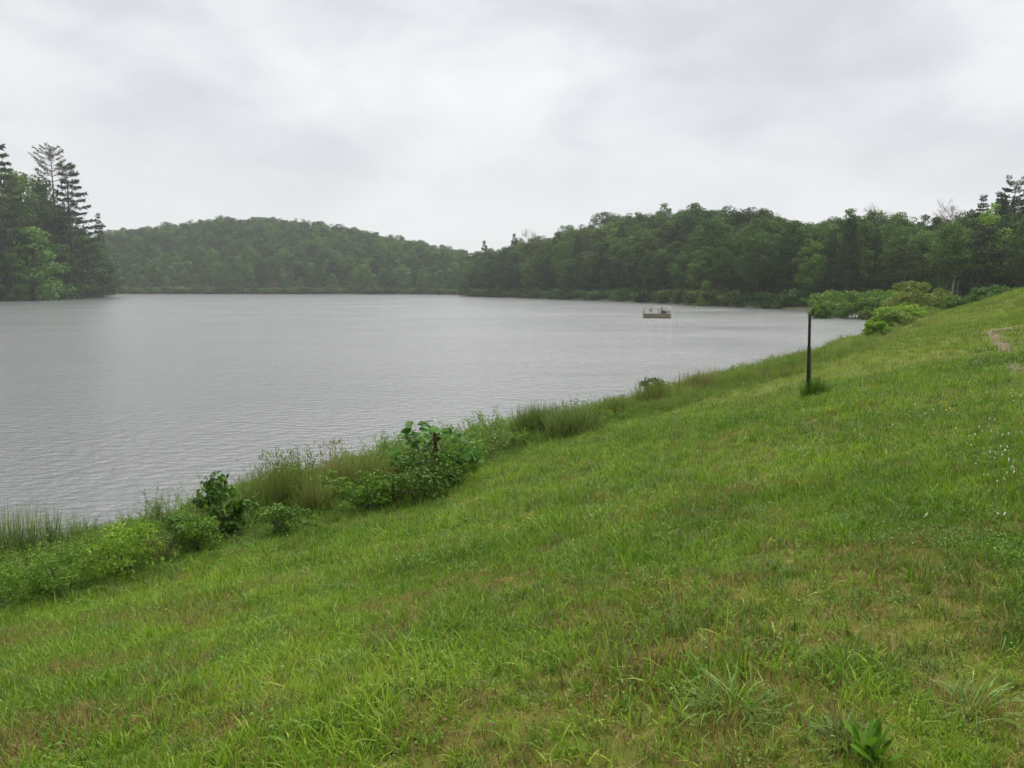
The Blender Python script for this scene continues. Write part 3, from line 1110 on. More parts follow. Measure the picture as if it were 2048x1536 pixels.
# shrubs at the far end of the dam, by the water
for (u, vb, vt, w, Y, mat, lab, col) in [
    (1675, 640, 580, 120, 108, 'weed', 'wide rounded green shrub standing in the shallows, leftmost of the shrub row', (1.16, 1.09, 1.01)),
    (1640, 636, 605, 40, 106, 'weed', 'small light green bush at the left foot of the widest shrub', (1.23, 1.16, 0.95)),
    (1772, 642, 584, 115, 104, 'weed', 'dark rounded shrub in the middle of the shrub row', (0.86, 0.88, 0.82)),
    (1735, 640, 614, 34, 102, 'olive', 'pale green low bush between the two rounded shrubs', (1.69, 1.90, 1.35)),
    (1835, 655, 567, 120, 84, 'olive', 'tallest shrub with pinkish yellow top at the end of the row', (1.6, 1.6, 1.1)),
    (1795, 640, 570, 60, 90, 'weed', 'fresh green shrub behind the pink topped one', (1.08, 1.09, 0.95)),
    (1893, 632, 585, 62, 90, 'weed', 'dark shrub at the foot of the woods right of the row', (0.62, 0.70, 0.70)),
    (1810, 668, 604, 120, 70, 'weed', 'bright green shrub in front of the pink topped one', (1.39, 1.29, 1.09)),
    (1848, 640, 590, 70, 76, 'olive', 'yellow green shrub hugging the bank edge', (1.55, 1.77, 1.22)),
    (1784, 676, 626, 75, 60, 'olive', 'yellowish bush half way down the shrub row', (1.55, 1.90, 1.09)),
    (1752, 684, 642, 52, 55, 'weed', 'light green bush at the near end of the shrub row', (1.39, 1.35, 0.95)),
    (1820, 660, 625, 50, 64, 'weed', 'small green bush on the grass side of the row', (1.16, 1.16, 0.82)),
]:
    bank_shrub('shrub', u, vb, vt, w, int(u * 7 + vt), mat, 4.6, lab, Y=Y, color=col, nclump=46, per=110, lw=0.65, base=0.0, spread=0.85, hang=-0.2)

# bushes low on the right wood edge above the grass
for k, (u, vb, vt, w) in enumerate([(1960, 612, 560, 80), (2020, 595, 545, 90)]):
    bank_shrub('shrub', u, vb, vt, w, 901 + k, 'weed', 5.0, ('leafy bush where the grass meets the woods at right', 'leafy bush above the grass at the right picture edge')[k],
               Y=88, color=(0.45, 0.58, 0.5), nclump=34, per=90)

# near bank plants
bank_shrub('bush', 255, 1165, 1028, 150, 11, 'weed', 9, 'fresh green upright leafy bush beside the reeds at lower left', 'bush', color=(1.15, 1.15, 1.0), nclump=34, per=60, lw=0.45, hang=-0.5, base=0.03)
bank_shrub('bush', 350, 1120, 1020, 120, 12, 'olive', 9, 'low bush with reddish drooping tips next to the round leaved sapling', 'bush', color=(0.8, 1.2, 0.8), nclump=24, per=55, hang=0.6)
bank_shrub('sapling', 447, 1085, 940, 100, 13, 'weed', 13, 'dark sapling with rounded hanging leaves over the water edge', 'sapling', color=(0.7, 0.75, 0.8), nclump=26, per=30, lw=0.8, hang=0.7, base=0.08)
bank_shrub('shrub', 845, 1005, 895, 165, 14, 'olive', 8, 'dark olive shrub under the big leaved sapling', 'shrub', color=(0.75, 1.1, 0.6), nclump=36, per=70)
bank_shrub('shrub', 925, 955, 868, 85, 15, 'weed', 8, 'leafy green shrub on the right of the big leaved sapling', 'shrub', nclump=20, per=40)
bank_shrub('sapling', 1010, 905, 860, 48, 16, 'weed', 9, 'small open twiggy sapling at the water by the grey reeds', 'sapling', nclump=9, per=16, spread=0.8)
bank_shrub('bush', 972, 922, 880, 36, 17, 'weed', 6, 'small feathery bush between the saplings', 'bush', nclump=10, per=26)
bank_shrub('bush', 1305, 800, 752, 60, 18, 'olive', 5, 'small dark brown green bush on the bank edge', 'bush', color=(0.8, 0.9, 0.8), nclump=20, per=50)
bank_shrub('bush', 660, 1020, 940, 90, 19, 'weed', 8, 'green leafy bush in the tall grass left of the dark shrub', 'bush', nclump=22, per=50)
bank_shrub('bush', 745, 1025, 935, 110, 20, 'weed', 8, 'bright leafy bush beside the dark olive shrub', 'bush', nclump=26, per=50)
bank_shrub('bush', 560, 1075, 1000, 110, 21, 'olive', 8, 'olive green low bush in front of the brown grass', 'bush', color=(0.8, 1.2, 0.8), nclump=22, per=50)
bank_shrub('bush', 1140, 872, 830, 60, 22, 'weed', 6, 'dark leafy bush at the foot of the grey green reeds', 'bush', color=(0.7, 0.75, 0.8), nclump=16, per=40)

for k_, (u, vb, vt, w, mat, lab, col) in enumerate([
    (40, 1215, 1120, 130, 'weed', 'low leafy bush at the lower left edge below the reeds', (1.0, 1.0, 0.9)),
    (135, 1195, 1085, 140, 'weed', 'mid green bush between the left reeds and the fresh green bush', (0.8, 0.85, 0.8)),
    (400, 1115, 1030, 90, 'weed', 'green bush at the left foot of the round leaved sapling', (0.75, 0.85, 0.75)),
    (790, 1010, 925, 80, 'olive', 'reddish brown tipped bush touching the left side of the olive shrub', (1.3, 1.0, 0.7)),
    (905, 975, 900, 80, 'weed', 'green bush filling the right foot of the olive shrub', (0.8, 0.9, 0.8)),
    (1195, 862, 818, 55, 'olive', 'olive bush at the right end of the rushes', (1.0, 1.3, 1.0))]):
    bank_shrub('bush', u, vb, vt, w, 60 + k_, mat, 6.5, lab, 'bush', color=col, nclump=26, per=75, lw=0.5, hang=-0.2, base=0.0)

# big leaved sapling: every leaf a part
p0 = hit(850, 985)
ds = p0[1]
sap = empty('broad_leaved_sapling', p0)
tag(sap, 'sapling with very large bright green leaves above the dark shrub', 'sapling')
lf = MB()
outl = [(0, .02), (.12, .2), (.3, .42), (.46, .46), (.62, .34), (.8, .2), (1.0, 0.0)]
Lv, Lq = [], []
for x, w in outl:
    z = -0.25 * x * x
    Lv += [(x, w, z + w * 0.25), (x, 0, z), (x, -w, z + w * 0.25)]
for i in range(len(outl) - 1):
    Lq += [[i * 3, i * 3 + 1, i * 3 + 4, i * 3 + 3], [i * 3 + 1, i * 3 + 2, i * 3 + 5, i * 3 + 4]]
leaf_me = mesh('leaf', np.array(Lv), np.array(Lq), M['bigleaf'], np.full(len(Lv), 0.5), True)
stem = MB()
rl = np.random.default_rng(55)
for dx, vt in [(0, 834), (-28, 848), (-46, 872), (-50, 900), (-20, 868), (14, 846), (36, 852), (58, 848), (70, 862), (10, 880), (36, 884), (-8, 905), (88, 876), (104, 892), (50, 900), (-34, 925)]:
    h = (985 - vt) / F * ds + 0.06
    q = np.array([dx / F * ds, rl.normal() * 0.15, h])
    stem.tube([[0, 0, -0.05], [q[0] * 0.4, q[1] * 0.5, h * 0.55], q * [0.95, 1, 0.93]], [0.012, 0.01, 0.004], k=5)
    for j in range(8):
        o = bpy.data.objects.new('leaf', leaf_me)
        link(o, sap)
        o.location = Vector(q * [0.95, 1, 0.93]) - Vector((0, 0, rl.uniform(0, 0.16)))
        s = rl.uniform(0.14, 0.23)
        o.scale = (s, s * 0.85, s)
        o.rotation_euler = (rl.normal() * 0.5, rl.uniform(-0.6, 0.5), rl.uniform(0, 6.28))
        c = rl.uniform(0.6, 1.05)
        o.color = (c, c, c, 1)
so = obj('stem', stem.mesh('stem', M['bark'], True), sap)

# dock plant with a rusty seed head
pd_ = hit(880, 985)
dk = empty('dock_plant', pd_)
tag(dk, 'tall rust coloured seed stalk rising beside the big leaved sapling', 'weed')
hh = (985 - 862) / F * pd_[1]
st = MB()
st.tube([[0, 0, 0], [-0.03, 0, hh * 0.5], [-0.08, 0, hh]], [0.008, 0.007, 0.004], k=5)
obj('stem', st.mesh('stem', M['rust']), dk)
sh = MB()
n = 420
rs = np.random.default_rng(9)
tz = rs.uniform(0.42, 1, n)
C = np.column_stack([-0.08 * tz + rs.normal(size=n) * 0.022 * (1.4 - tz), rs.normal(size=n) * 0.022 * (1.4 - tz), hh * tz])
nn = unit(rs.normal(size=(n, 3)))
D = unit(np.cross(nn, rs.normal(size=(n, 3))) + [0, 0, .6])
sh.leaves(C, D, unit(np.cross(nn, D)), nn, np.full(n, 0.04), np.full(n, 0.03), rs.uniform(0, 1, n))
obj('seed_head', sh.mesh('seed_head', M['rust']), dk)


# reed and tall grass clumps, each a thing
def reed_clump(seed, h, w, n, wd, mat, lean=0.16, heads=True):
    rng = np.random.default_rng(seed)
    mb = MB()
    C = np.column_stack([rng.normal(size=n) * w * 0.26, rng.normal(size=n) * w * 0.18, np.full(n, -0.04)])
    C[:, 0] = np.clip(C[:, 0], -w * 0.55, w * 0.55)
    L = h * rng.uniform(0.45, 1.05, n)
    mb.blades(C, rng.uniform(0, 6.28, n), np.abs(rng.normal(size=n)) * lean, L, np.full(n, wd) * rng.uniform(0.7, 1.3, n), np.abs(rng.normal(size=n)) * 0.5, rng.uniform(0, 1, n), seg=4)
    if heads:
        m = n // 3
        az = rng.uniform(0, 6.28, m)
        Cc = np.column_stack([rng.normal(size=m) * w * 0.24, rng.normal(size=m) * w * 0.16, h * rng.uniform(0.5, 1.0, m)])
        nn = unit(rng.normal(size=(m, 3)))
        D = unit(np.column_stack([np.cos(az) * 0.3, np.sin(az) * 0.3, np.ones(m)]))
        mb.leaves(Cc, D, unit(np.cross(nn, D)), nn, np.full(m, h * 0.07), np.full(m, wd * 1.5), rng.uniform(0.2, 0.9, m))
    return mb.mesh('reed_clump', M[mat])


for k, (u, vb, vt, w, n, mat, lab) in enumerate([
    (12, 1125, 985, 80, 150, 'reed', 'thin green reed clump at the left picture edge in the shallows'),
    (62, 1120, 985, 70, 140, 'reed', 'tall sparse reed clump second from the left edge'),
    (110, 1110, 995, 60, 90, 'reed', 'sparse reed clump in open water third from the left edge'),
    (158, 1100, 1010, 50, 70, 'reed', 'short sparse reed clump nearest the fresh green bush'),
    (572, 1030, 908, 120, 420, 'brown_grass', 'dense brownish grass clump right of the dark sapling'),
    (515, 1050, 930, 60, 140, 'brown_grass', 'narrow brownish grass clump touching the dark sapling'),
    (672, 1000, 884, 60, 130, 'tall_grass', 'thin tall grass clump with pale seed tips against the water'),
    (735, 990, 890, 80, 200, 'tall_grass', 'pale green feathery grass clump left of the olive shrub'),
    (632, 1040, 935, 70, 170, 'tall_grass', 'upright green grass clump at the foot of the brownish grass'),
    (310, 1140, 1040, 60, 90, 'tall_grass', 'thin grass clump rising beside the fresh green bush'),
    (985, 905, 862, 50, 110, 'tall_grass', 'short grass clump between the big leaved sapling and the rushes'),
    (1078, 884, 798, 90, 620, 'rush', 'dense grey green rush clump left half of the pair by the water'),
    (1152, 876, 802, 100, 560, 'rush', 'grey green rush clump right half of the pair'),
    (1232, 846, 784, 80, 320, 'brown_grass', 'olive brown grass clump between the rushes and the dark bush'),
    (1310, 812, 750, 80, 260, 'brown_grass', 'brownish grass clump wrapped round the small dark bush'),
    (1408, 778, 735, 90, 260, 'tall_grass', 'low olive grass clump on the bank edge left of the post'),
]):
    p = hit(u, vb)
    dist = p[1]
    me = reed_clump(700 + k, (vb - vt) / F * dist * 1.05, w / F * dist, int(n * (3.0 if k > 3 else 1.8)), (0.009 if k > 3 else 0.006) + 0.0003 * dist, mat, lean=0.10 if k < 4 else 0.16, heads=k in (4, 6))
    o = obj('reed_clump' if mat in ('reed', 'rush') else 'grass_clump', me)
    o.location = p
    tag(o, lab, 'reeds' if mat in ('reed', 'rush') else 'grass clump')

# ------------------------------------------------------------------ post
M['metal'] = solid_mat('blackened_metal', [(0.006, 0.006, 0.007), (0.014, 0.012, 0.011)], scale=20, rough=0.8, spec=0.15, bump=0.002)
M['rusty'] = solid_mat('rusted_edge', [(0.05, 0.022, 0.012), (0.12, 0.055, 0.03)], scale=30, rough=0.9)
pb = hit(1617, 797)
ph = (797 - 630) / F * pb[1] * 1.01
post = empty('fence_post', pb)
post.rotation_euler = (0, math.radians(-1.4), math.radians(14))
tag(post, 'black metal post standing upright in the grass with a tuft at its foot', 'post')


def channel(w, d, t, z0, z1):
    mb = MB()
    pr = [(-w / 2, 0), (-w / 2, d), (-w / 2 + t, d), (-w / 2 + t, t), (w / 2 - t, t), (w / 2 - t, d), (w / 2, d), (w / 2, 0)]
    n = len(pr)
    V = [(x, y, z) for z in (z0, z1) for x, y in pr]
    Q = [[i, (i + 1) % n, n + (i + 1) % n, n + i] for i in range(n)]
    Q += [[n + 0, n + 1, n + 2, n + 3], [n + 4, n + 5, n + 6, n + 7], [n + 0, n + 3, n + 4, n + 7]]
    mb.add(V, Q=Q)
    return mb


low = obj('lower_channel', channel(0.050, 0.038, 0.008, -0.15, ph * 0.62).mesh('lower_channel', M['metal']), post)
up_ = obj('upper_channel', channel(0.039, 0.028, 0.008, ph * 0.45, ph).mesh('upper_channel', M['metal']), post)
up_.location = (0.004, 0.0105, 0)
ed = MB()
ed.box((0.037, 0.02, ph * 0.27), (0.005, 0.03, ph * 0.3))
obj('rust_streak', ed.mesh('rust_streak', M['rusty']), post)
for k in range(5):
    b = MB()
    b.tube([(0.004, -0.007, 0), (0.004, 0.004, 0)], [0.009, 0.009], k=8)
    o = obj('bolt', b.mesh('bolt', M['metal']), post)
    o.location = (0, 0, ph * (0.12 + 0.115 * k))

# grass tuft at the post foot
tf = reed_clump(801, 0.50, 0.42, 900, 0.008, 'weed', lean=0.3, heads=False)
o = obj('grass_clump', tf)
o.location = pb + [0.12, 0.02, 0]
o.color = (0.6, 0.7, 0.5, 1)
tag(o, 'dark green grass tuft growing at the foot of the black post', 'grass clump')
tf = reed_clump(802, 0.85, 0.5, 26, 0.006, 'tall_grass', lean=0.3)
o = obj('grass_clump', tf)
o.location = pb + [0.3, 0.3, 0]
tag(o, 'few tall bending seed grasses right of the black post', 'grass clump')

# broad weed at the bottom right
pw = hit(1745, 1530)
wd = empty('broad_leaved_weed', pw)
tag(wd, 'bright green weed with long upright leaves at the bottom edge', 'weed')
Lv, Lq = [], []
for i, (x, w) in enumerate([(0, .02), (.25, .05), (.5, .09), (.72, .10), (.88, .07), (1.0, 0.0)]):
    z = -0.10 * x * x
    Lv += [(x, w, z + w * 0.35), (x, 0, z), (x, -w, z + w * 0.35)]
for i in range(5):
    Lq += [[i * 3, i * 3 + 1, i * 3 + 4, i * 3 + 3], [i * 3 + 1, i * 3 + 2, i * 3 + 5, i * 3 + 4]]
long_leaf = mesh('leaf', np.array(Lv), np.array(Lq), M['weed'], np.full(len(Lv), 0.5), True)
for k in range(26):
    o = bpy.data.objects.new('leaf', long_leaf)
    link(o, wd)
    s = rl.uniform(0.09, 0.16)
    o.scale = (s, s, s)
    o.rotation_euler = (rl.normal() * 0.3, -rl.uniform(0.7, 1.4), rl.uniform(0, 6.28))
    o.location = (rl.normal() * 0.02, rl.normal() * 0.02, 0.0)
    c = rl.uniform(0.6, 0.85)
    o.color = (c * 1.1, c * 1.25, c, 1)

for k_, (u, v, hgt, wdt, n_, lab) in enumerate([(1470, 1425, 0.20, 0.30, 150, 'dark arching coarse grass clump in the foreground left of the bottom weed'),
                                              (1380, 1440, 0.15, 0.16, 60, 'small coarse grass clump with pale blades beside the dark arching one'),
                                              (1950, 1420, 0.17, 0.30, 130, 'coarse leaning grass clump near the bottom right corner'),
                                              (1690, 1500, 0.15, 0.20, 90, 'coarse grass clump touching the broad leaved weed'),
                                              (700, 1350, 0.14, 0.2, 70, 'coarse bluish grass clump at the lower left centre')]):
    rk = np.random.default_rng(860 + k_)
    mb = MB()
    C = np.column_stack([rk.normal(size=(n_, 2)) * wdt * 0.2, np.full(n_, -0.01)])
    az = np.arctan2(C[:, 1], C[:, 0]) + rk.normal(size=n_) * 0.7
    mb.blades(C, az, 0.35 + np.abs(rk.normal(size=n_)) * 0.5, hgt * rk.uniform(0.5, 1.15, n_), 0.0065 * rk.uniform(0.6, 1.3, n_), 0.5 + np.abs(rk.normal(size=n_)) * 0.8, rk.uniform(0, 1, n_), seg=5)
    o = obj('grass_clump', mb.mesh('grass_clump', M['grass_dark']))
    o.location = hit(u, v)
    tag(o, lab, 'grass clump')

# ------------------------------------------------------------------ swim raft
M['plank'] = solid_mat('weathered_plank', [(0.16, 0.15, 0.13), (0.28, 0.26, 0.22)], scale=6, stretch=(0.3, 1, 1), rough=0.9, bump=0.004)
M['moss'] = solid_mat('mossy_plank', [(0.13, 0.125, 0.09), (0.24, 0.22, 0.15)], scale=6, stretch=(0.3, 1, 1), rough=0.95)
M['alum'] = solid_mat('pale_aluminium', [(0.42, 0.44, 0.44), (0.6, 0.62, 0.62)], scale=10, rough=0.45, metal=0.3)
M['white'] = solid_mat('white_paint', [(0.7, 0.7, 0.72), (0.82, 0.82, 0.83)], scale=5, rough=0.5)
M['pink'] = solid_mat('faded_pink', [(0.55, 0.36, 0.34), (0.65, 0.45, 0.42)], scale=5, rough=0.6)
M['brownwood'] = solid_mat('brown_wood', [(0.11, 0.07, 0.045), (0.2, 0.12, 0.08)], scale=5, rough=0.9)
pr_ = at_height(1316, 636, 0)
raft = empty('swim_raft', (pr_[0], pr_[1] + 1.2, 0), math.radians(-5))
tag(raft, 'weathered wooden swim raft with pale rails floating on the lake', 'raft')
RW, RD, RH = 3.5, 2.4, 0.55
hb = MB()
hb.box((0, 0, RH / 2 - 0.12), (RW - 0.14, RD - 0.14, RH - 0.1))
obj('float_body', hb.mesh('float_body', M['brownwood']), raft)
bd = MB()
bd.box((0, 0, 0), (RW, 0.045, RH * 0.3))
bm_ = bd.mesh('side_board', M['moss'])
for z in (0.12, 0.30, 0.48):
    for sy in (-1, 1):
        o = obj('side_board', bm_, raft)
        o.location = (0, sy * (RD / 2 - 0.03), z)
bd = MB()
bd.box((0, 0, 0), (0.045, RD - 0.12, RH * 0.3))
bm_ = bd.mesh('end_board', M['plank'])
for z in (0.12, 0.30, 0.48):
    for sx in (-1, 1):
        o = obj('end_board', bm_, raft)
        o.location = (sx * (RW / 2 - 0.03), 0, z)
bd = MB()
bd.box((0, 0, 0), (0.165, RD, 0.035))
bm_ = bd.mesh('deck_plank', M['plank'])
nd_ = 20
for k in range(nd_):
    o = obj('deck_plank', bm_, raft)
    o.location = (-RW / 2 + 0.0875 + k * RW / nd_, 0, RH + 0.03)
zt = RH + 0.05
pm_ = MB()
pm_.box((0, 0, 0.45), (0.07, 0.07, 0.9))
pmm = pm_.mesh('corner_post', M['plank'])
for sx in (-1, 1):
    for sy in (-1, 1):
        o = obj('corner_post', pmm, raft)
        o.location = (sx * (RW / 2 - 0.12), sy * (RD / 2 - 0.1), zt)
for px_, py_, mt in ((-0.55, 1, 'plank'), (0.62, -1, 'brownwood'), (0.85, 1, 'brownwood'), (0.35, 1, 'plank')):
    q = MB()
    q.box((0, 0, 0.44), (0.08, 0.06, 0.88))
    o = obj('rail_post', q.mesh('rail_post', M[mt]), raft)
    o.location = (px_, py_ * (RD / 2 - 0.1), zt)
for zz_ in (0.92,):
    for sy in (-1, 1):
        q = MB()
        q.box((0, 0, 0), (RW - 0.05, 0.07, 0.05))
        o = obj('top_rail', q.mesh('top_rail', M['alum']), raft)
        o.location = (0, sy * (RD / 2 - 0.1), zt + zz_)
    for sx in (-1, 1):
        q = MB()
        q.box((0, 0, 0), (0.07, RD - 0.28, 0.05))
        o = obj('top_rail', q.mesh('top_rail', M['alum']), raft)
        o.location = (sx * (RW / 2 - 0.12), 0, zt + zz_)
q = MB()
q.box((0, 0, 0), (0.42, 0.03, 0.5))
o = obj('notice_board', q.mesh('notice_board', M['pink']), raft)
o.location = (-0.75, RD / 2 - 0.06, zt + 0.5)
q = MB()
q.box((0, 0, 0), (0.2, 0.03, 0.55))
o = obj('notice_board', q.mesh('notice_board', M['pink']), raft)
o.location = (0.74, RD / 2 - 0.06, zt + 0.5)
lad = empty('ladder', (RW / 2 + 0.05, -0.7, 0))
lad.parent = raft
for sy in (-1, 1):
    q = MB()
    q.tube([(0.10, sy * 0.2, -0.2), (0.08, sy * 0.2, 1.2), (0.0, sy * 0.2, 1.45), (-0.25, sy * 0.2, 1.4), (-0.3, sy * 0.2, 0.65)], 0.025, k=6)
    obj('ladder_rail', q.mesh('ladder_rail', M['white'], True), lad)
for k in range(5):
    q = MB()
    q.box((0.09, 0, 0.05 + 0.24 * k), (0.09, 0.38, 0.035))
    obj('rung', q.mesh('rung', M['white']), lad)
# nest heap on the raft
q = MB()
n = 700
rs = np.random.default_rng(77)
C = np.column_stack([rs.normal(size=n) * 0.22, rs.normal(size=n) * 0.2, np.abs(rs.normal(size=n)) * 0.12])
q.blades(C, rs.uniform(0, 6.28, n), rs.uniform(0.3, 1.4, n), np.full(n, 0.35), np.full(n, 0.02), rs.uniform(0, .8, n), rs.uniform(0, .5, n), seg=2)
nest = obj('straw_heap', q.mesh('straw_heap', M['straw']))
nest.location = (raft.location.x + 0.85, raft.location.y - 0.75, zt)
tag(nest, 'brown heap of dry straw piled on the right end of the raft', 'straw heap')

# ------------------------------------------------------------------ grass
def tuft(seed, n, rad, L, wd, lean, curl, mat, seg=3, lo=0.0, hi=1.0):
    rng = np.random.default_rng(seed)
    r = rad * np.sqrt(rng.uniform(0, 1, n))
    th = rng.uniform(0, 6.28, n)
    C = np.column_stack([r * np.cos(th), r * np.sin(th), np.full(n, -0.008)])
    mb = MB()
    mb.blades(C, rng.uniform(0, 6.28, n), np.abs(rng.normal(size=n)) * lean, L * rng.uniform(0.45, 1.15, n), wd * rng.uniform(0.6, 1.4, n),
              np.abs(rng.normal(size=n)) * curl, lo + (hi - lo) * rng.uniform(0, 1, n), seg=seg)
    return mb.mesh('tuft', M[mat])


def low_leaf(seed, n, rad, leaf, mat, h=0.04):
    rng = np.random.default_rng(seed)
    r = rad * np.sqrt(rng.uniform(0, 1, n))
    th = rng.uniform(0, 6.28, n)
    C = np.column_stack([r * np.cos(th), r * np.sin(th), rng.uniform(0.0, h, n)])
    nn = unit(rng.normal(size=(n, 3)) * 0.45 + [0, 0, 1])
    D = unit(np.cross(nn, rng.normal(size=(n, 3))))
    mb = MB()
    L = leaf * rng.uniform(0.6, 1.3, n)
    mb.leaves(C, D, unit(np.cross(nn, D)), nn, L, L * 0.75, rng.uniform(0, 1, n))
    return mb.mesh('low_leaf', M[mat])


lawn_near = source('lawn', [
    tuft(1, 26, 0.06, 0.055, 0.0045, 0.7, 1.0, 'grass'), tuft(2, 26, 0.06, 0.045, 0.0042, 0.9, 0.9, 'grass'),
    tuft(3, 22, 0.05, 0.075, 0.005, 0.7, 1.2, 'grass'), tuft(4, 30, 0.07, 0.04, 0.004, 1.0, 0.7, 'grass'),
    tuft(5, 22, 0.05, 0.06, 0.0045, 0.8, 1.1, 'grass'),
    tuft(6, 14, 0.035, 0.11, 0.0065, 0.8, 1.1, 'grass'),      # 5 coarse fescue
    tuft(7, 12, 0.03, 0.10, 0.007, 1.0, 0.9, 'grass'),        # 6
    tuft(8, 26, 0.08, 0.085, 0.0022, 1.1, 0.6, 'straw'),      # 7 straw
    tuft(9, 22, 0.07, 0.06, 0.0025, 1.0, 0.8, 'straw'),       # 8
    low_leaf(10, 26, 0.06, 0.014, 'weed'),                    # 9 clover leaves
    tuft(12, 16, 0.045, 0.095, 0.005, 0.6, 1.2, 'grass_dark', seg=4), tuft(13, 16, 0.045, 0.08, 0.005, 0.8, 1.0, 'grass_dark', seg=4),   # 10, 11 dark coarse
])
lawn_far = source('lawnfar', [
    tuft(21, 34, 0.16, 0.085, 0.008, 0.5, 0.8, 'grass_far', seg=2), tuft(22, 34, 0.16, 0.07, 0.008, 0.6, 0.9, 'grass_far', seg=2),
    tuft(23, 30, 0.16, 0.10, 0.009, 0.45, 0.9, 'grass_far', seg=2), tuft(24, 30, 0.16, 0.075, 0.007, 0.9, 0.6, 'straw', seg=2),
    low_leaf(25, 26, 0.15, 0.03, 'weed'),
])


def vnoise(x, y, s, seed):
    """smooth value noise"""
    r = np.random.default_rng(seed)
    T = r.uniform(0, 1, (64, 64))
    fx, fy = x / s, y / s
    ix, iy = np.floor(fx).astype(int), np.floor(fy).astype(int)
    tx, ty = fx - ix, fy - iy
    tx, ty = tx * tx * (3 - 2 * tx), ty * ty * (3 - 2 * ty)
    g = lambda a, b: T[(ix + a) % 64, (iy + b) % 64]
    return (g(0, 0) * (1 - tx) + g(1, 0) * tx) * (1 - ty) + (g(0, 1) * (1 - tx) + g(1, 1) * tx) * ty


# mown line: below it (lake side) the band is left unmown
ML = np.array([hit(u, v)[:2] for u, v in [(-200, 1290), (0, 1232), (230, 1180), (420, 1122), (600, 1065), (800, 1010), (950, 950), (1040, 905),
                                           (1200, 868), (1340, 822), (1450, 785), (1614, 745), (1740, 700), (1850, 655)]])


def mown_side(x, y):
    """positive = mown lawn side, metres from the mown line"""
    best = np.full(x.shape, 1e9)
    sgn = np.zeros(x.shape)
    for p, q in zip(ML[:-1], ML[1:]):
        ab = q - p
        t = np.clip(((x - p[0]) * ab[0] + (y - p[1]) * ab[1]) / (ab @ ab), 0, 1)
        dx, dy = x - p[0] - t * ab[0], y - p[1] - t * ab[1]
        d = np.hypot(dx, dy)
        cr_ = ab[0] * dy - ab[1] * dx
        m = d < best
        best = np.where(m, d, best)
        sgn = np.where(m, -np.sign(cr_), sgn)
    return best * sgn


def field(y0, y1, n, rng, margin=0.08):
    """uniform samples per ground area inside the view wedge, a little beyond it"""
    m = 0.70 + margin
    y = np.sqrt(rng.uniform(max(y0, 0) ** 2, y1 ** 2, n))
    x = rng.uniform(-1, 1, n) * (m * y + 1.1)
    return x, y


rg = np.random.default_rng(21)
TR = np.array(TRACK)
PA = np.array(PATH)


def lay(name, src, y0, y1, n, scl, kinds, extra=None):
    x, y = field(y0, y1, n, rg)
    z = bank(x, y)
    side = mown_side(x, y)
    brown = vnoise(x, y, 0.9, 1) * 0.55 + vnoise(x, y, 0.35, 2) * 0.45
    dens = vnoise(x, y, 0.5, 3) * 0.5 + vnoise(x, y, 0.2, 4) * 0.5
    keep = (z > 0.02) & (side > -0.5)
    keep &= rg.uniform(0, 1, n) < np.where(brown > 0.62, np.where(y < 7, 0.5, 0.8), 1.0) * (0.5 + 0.9 * dens)
    keep &= ~((seg_dist(x, y, PA) < 0.3) & (rg.uniform(0, 1, n) < 0.9))
    keep &= ~((seg_dist(x, y, TR) < 0.22) & (rg.uniform(0, 1, n) < 0.6))
    x, y, z, brown, dens = x[keep], y[keep], z[keep], brown[keep], dens[keep]
    n = len(x)
    idx = kinds(x, y, brown, dens)
    s = scl(x, y) * rg.uniform(0.75, 1.25, n) * (0.75 + 0.6 * vnoise(x, y, 0.8, 5))
    o = scatter(name, np.column_stack([x, y, z]), np.column_stack([rg.normal(size=n) * 0.12, rg.normal(size=n) * 0.12, rg.uniform(0, 6.28, n)]),
                np.column_stack([s, s, s]), idx, src)
    print(name, n)
    return o


def kinds_near(x, y, brown, dens):
    n = len(x)
    r = rg.uniform(0, 1, n)
    k = rg.integers(0, 5, n)
    co = vnoise(x, y, 0.45, 6)
    k = np.where((r < np.where(co > 0.62, 0.35, 0.05)), rg.integers(5, 7, n), k)
    k = np.where(rg.uniform(0, 1, n) < np.where(brown > np.where(y < 5, 0.51, 0.58), np.interp(y, [2, 9], [0.65, 0.3]), 0.10), rg.integers(7, 9, n), k)
    k = np.where(rg.uniform(0, 1, n) < np.where(vnoise(x, y, 0.4, 8) > 0.75, 0.2, 0.03), 9, k)
    dk = vnoise(x, y, 0.5, 14) * 0.6 + vnoise(x, y, 0.17, 15) * 0.4 + 0.05 * np.clip(x / 2, -1, 1)
    k = np.where(rg.uniform(0, 1, n) < np.interp(dk, [0.45, 0.75], [0.03, 0.30]), rg.integers(10, 12, n), k)
    return k


def kinds_far(x, y, brown, dens):
    n = len(x)
    k = rg.integers(0, 3, n)
    k = np.where(rg.uniform(0, 1, n) < np.where(vnoise(x, y, 2.5, 9) > 0.65, 0.22, 0.06), 3, k)
    k = np.where(rg.uniform(0, 1, n) < 0.08, 4, k)
    return k


o = lay('lawn_grass', lawn_near, 1.0, 7.5, 64000, lambda x, y: 0.95 + y * 0.045, kinds_near)
tag(o, 'short mown grass of the foreground with brown thatch showing', 'grass', kind='stuff')
o = lay('bank_grass', lawn_near, 7.5, 17, 60000, lambda x, y: 1.35 + (y - 7) * 0.05, kinds_near)
tag(o, 'bright green grass across the middle of the bank', 'grass', kind='stuff')
o = lay('slope_grass', lawn_far, 15, 75, 90000, lambda x, y: 1.0 + (y - 15) * 0.02, kinds_far)
tag(o, 'yellow green grass of the far slope by the shrubs', 'grass', kind='stuff')

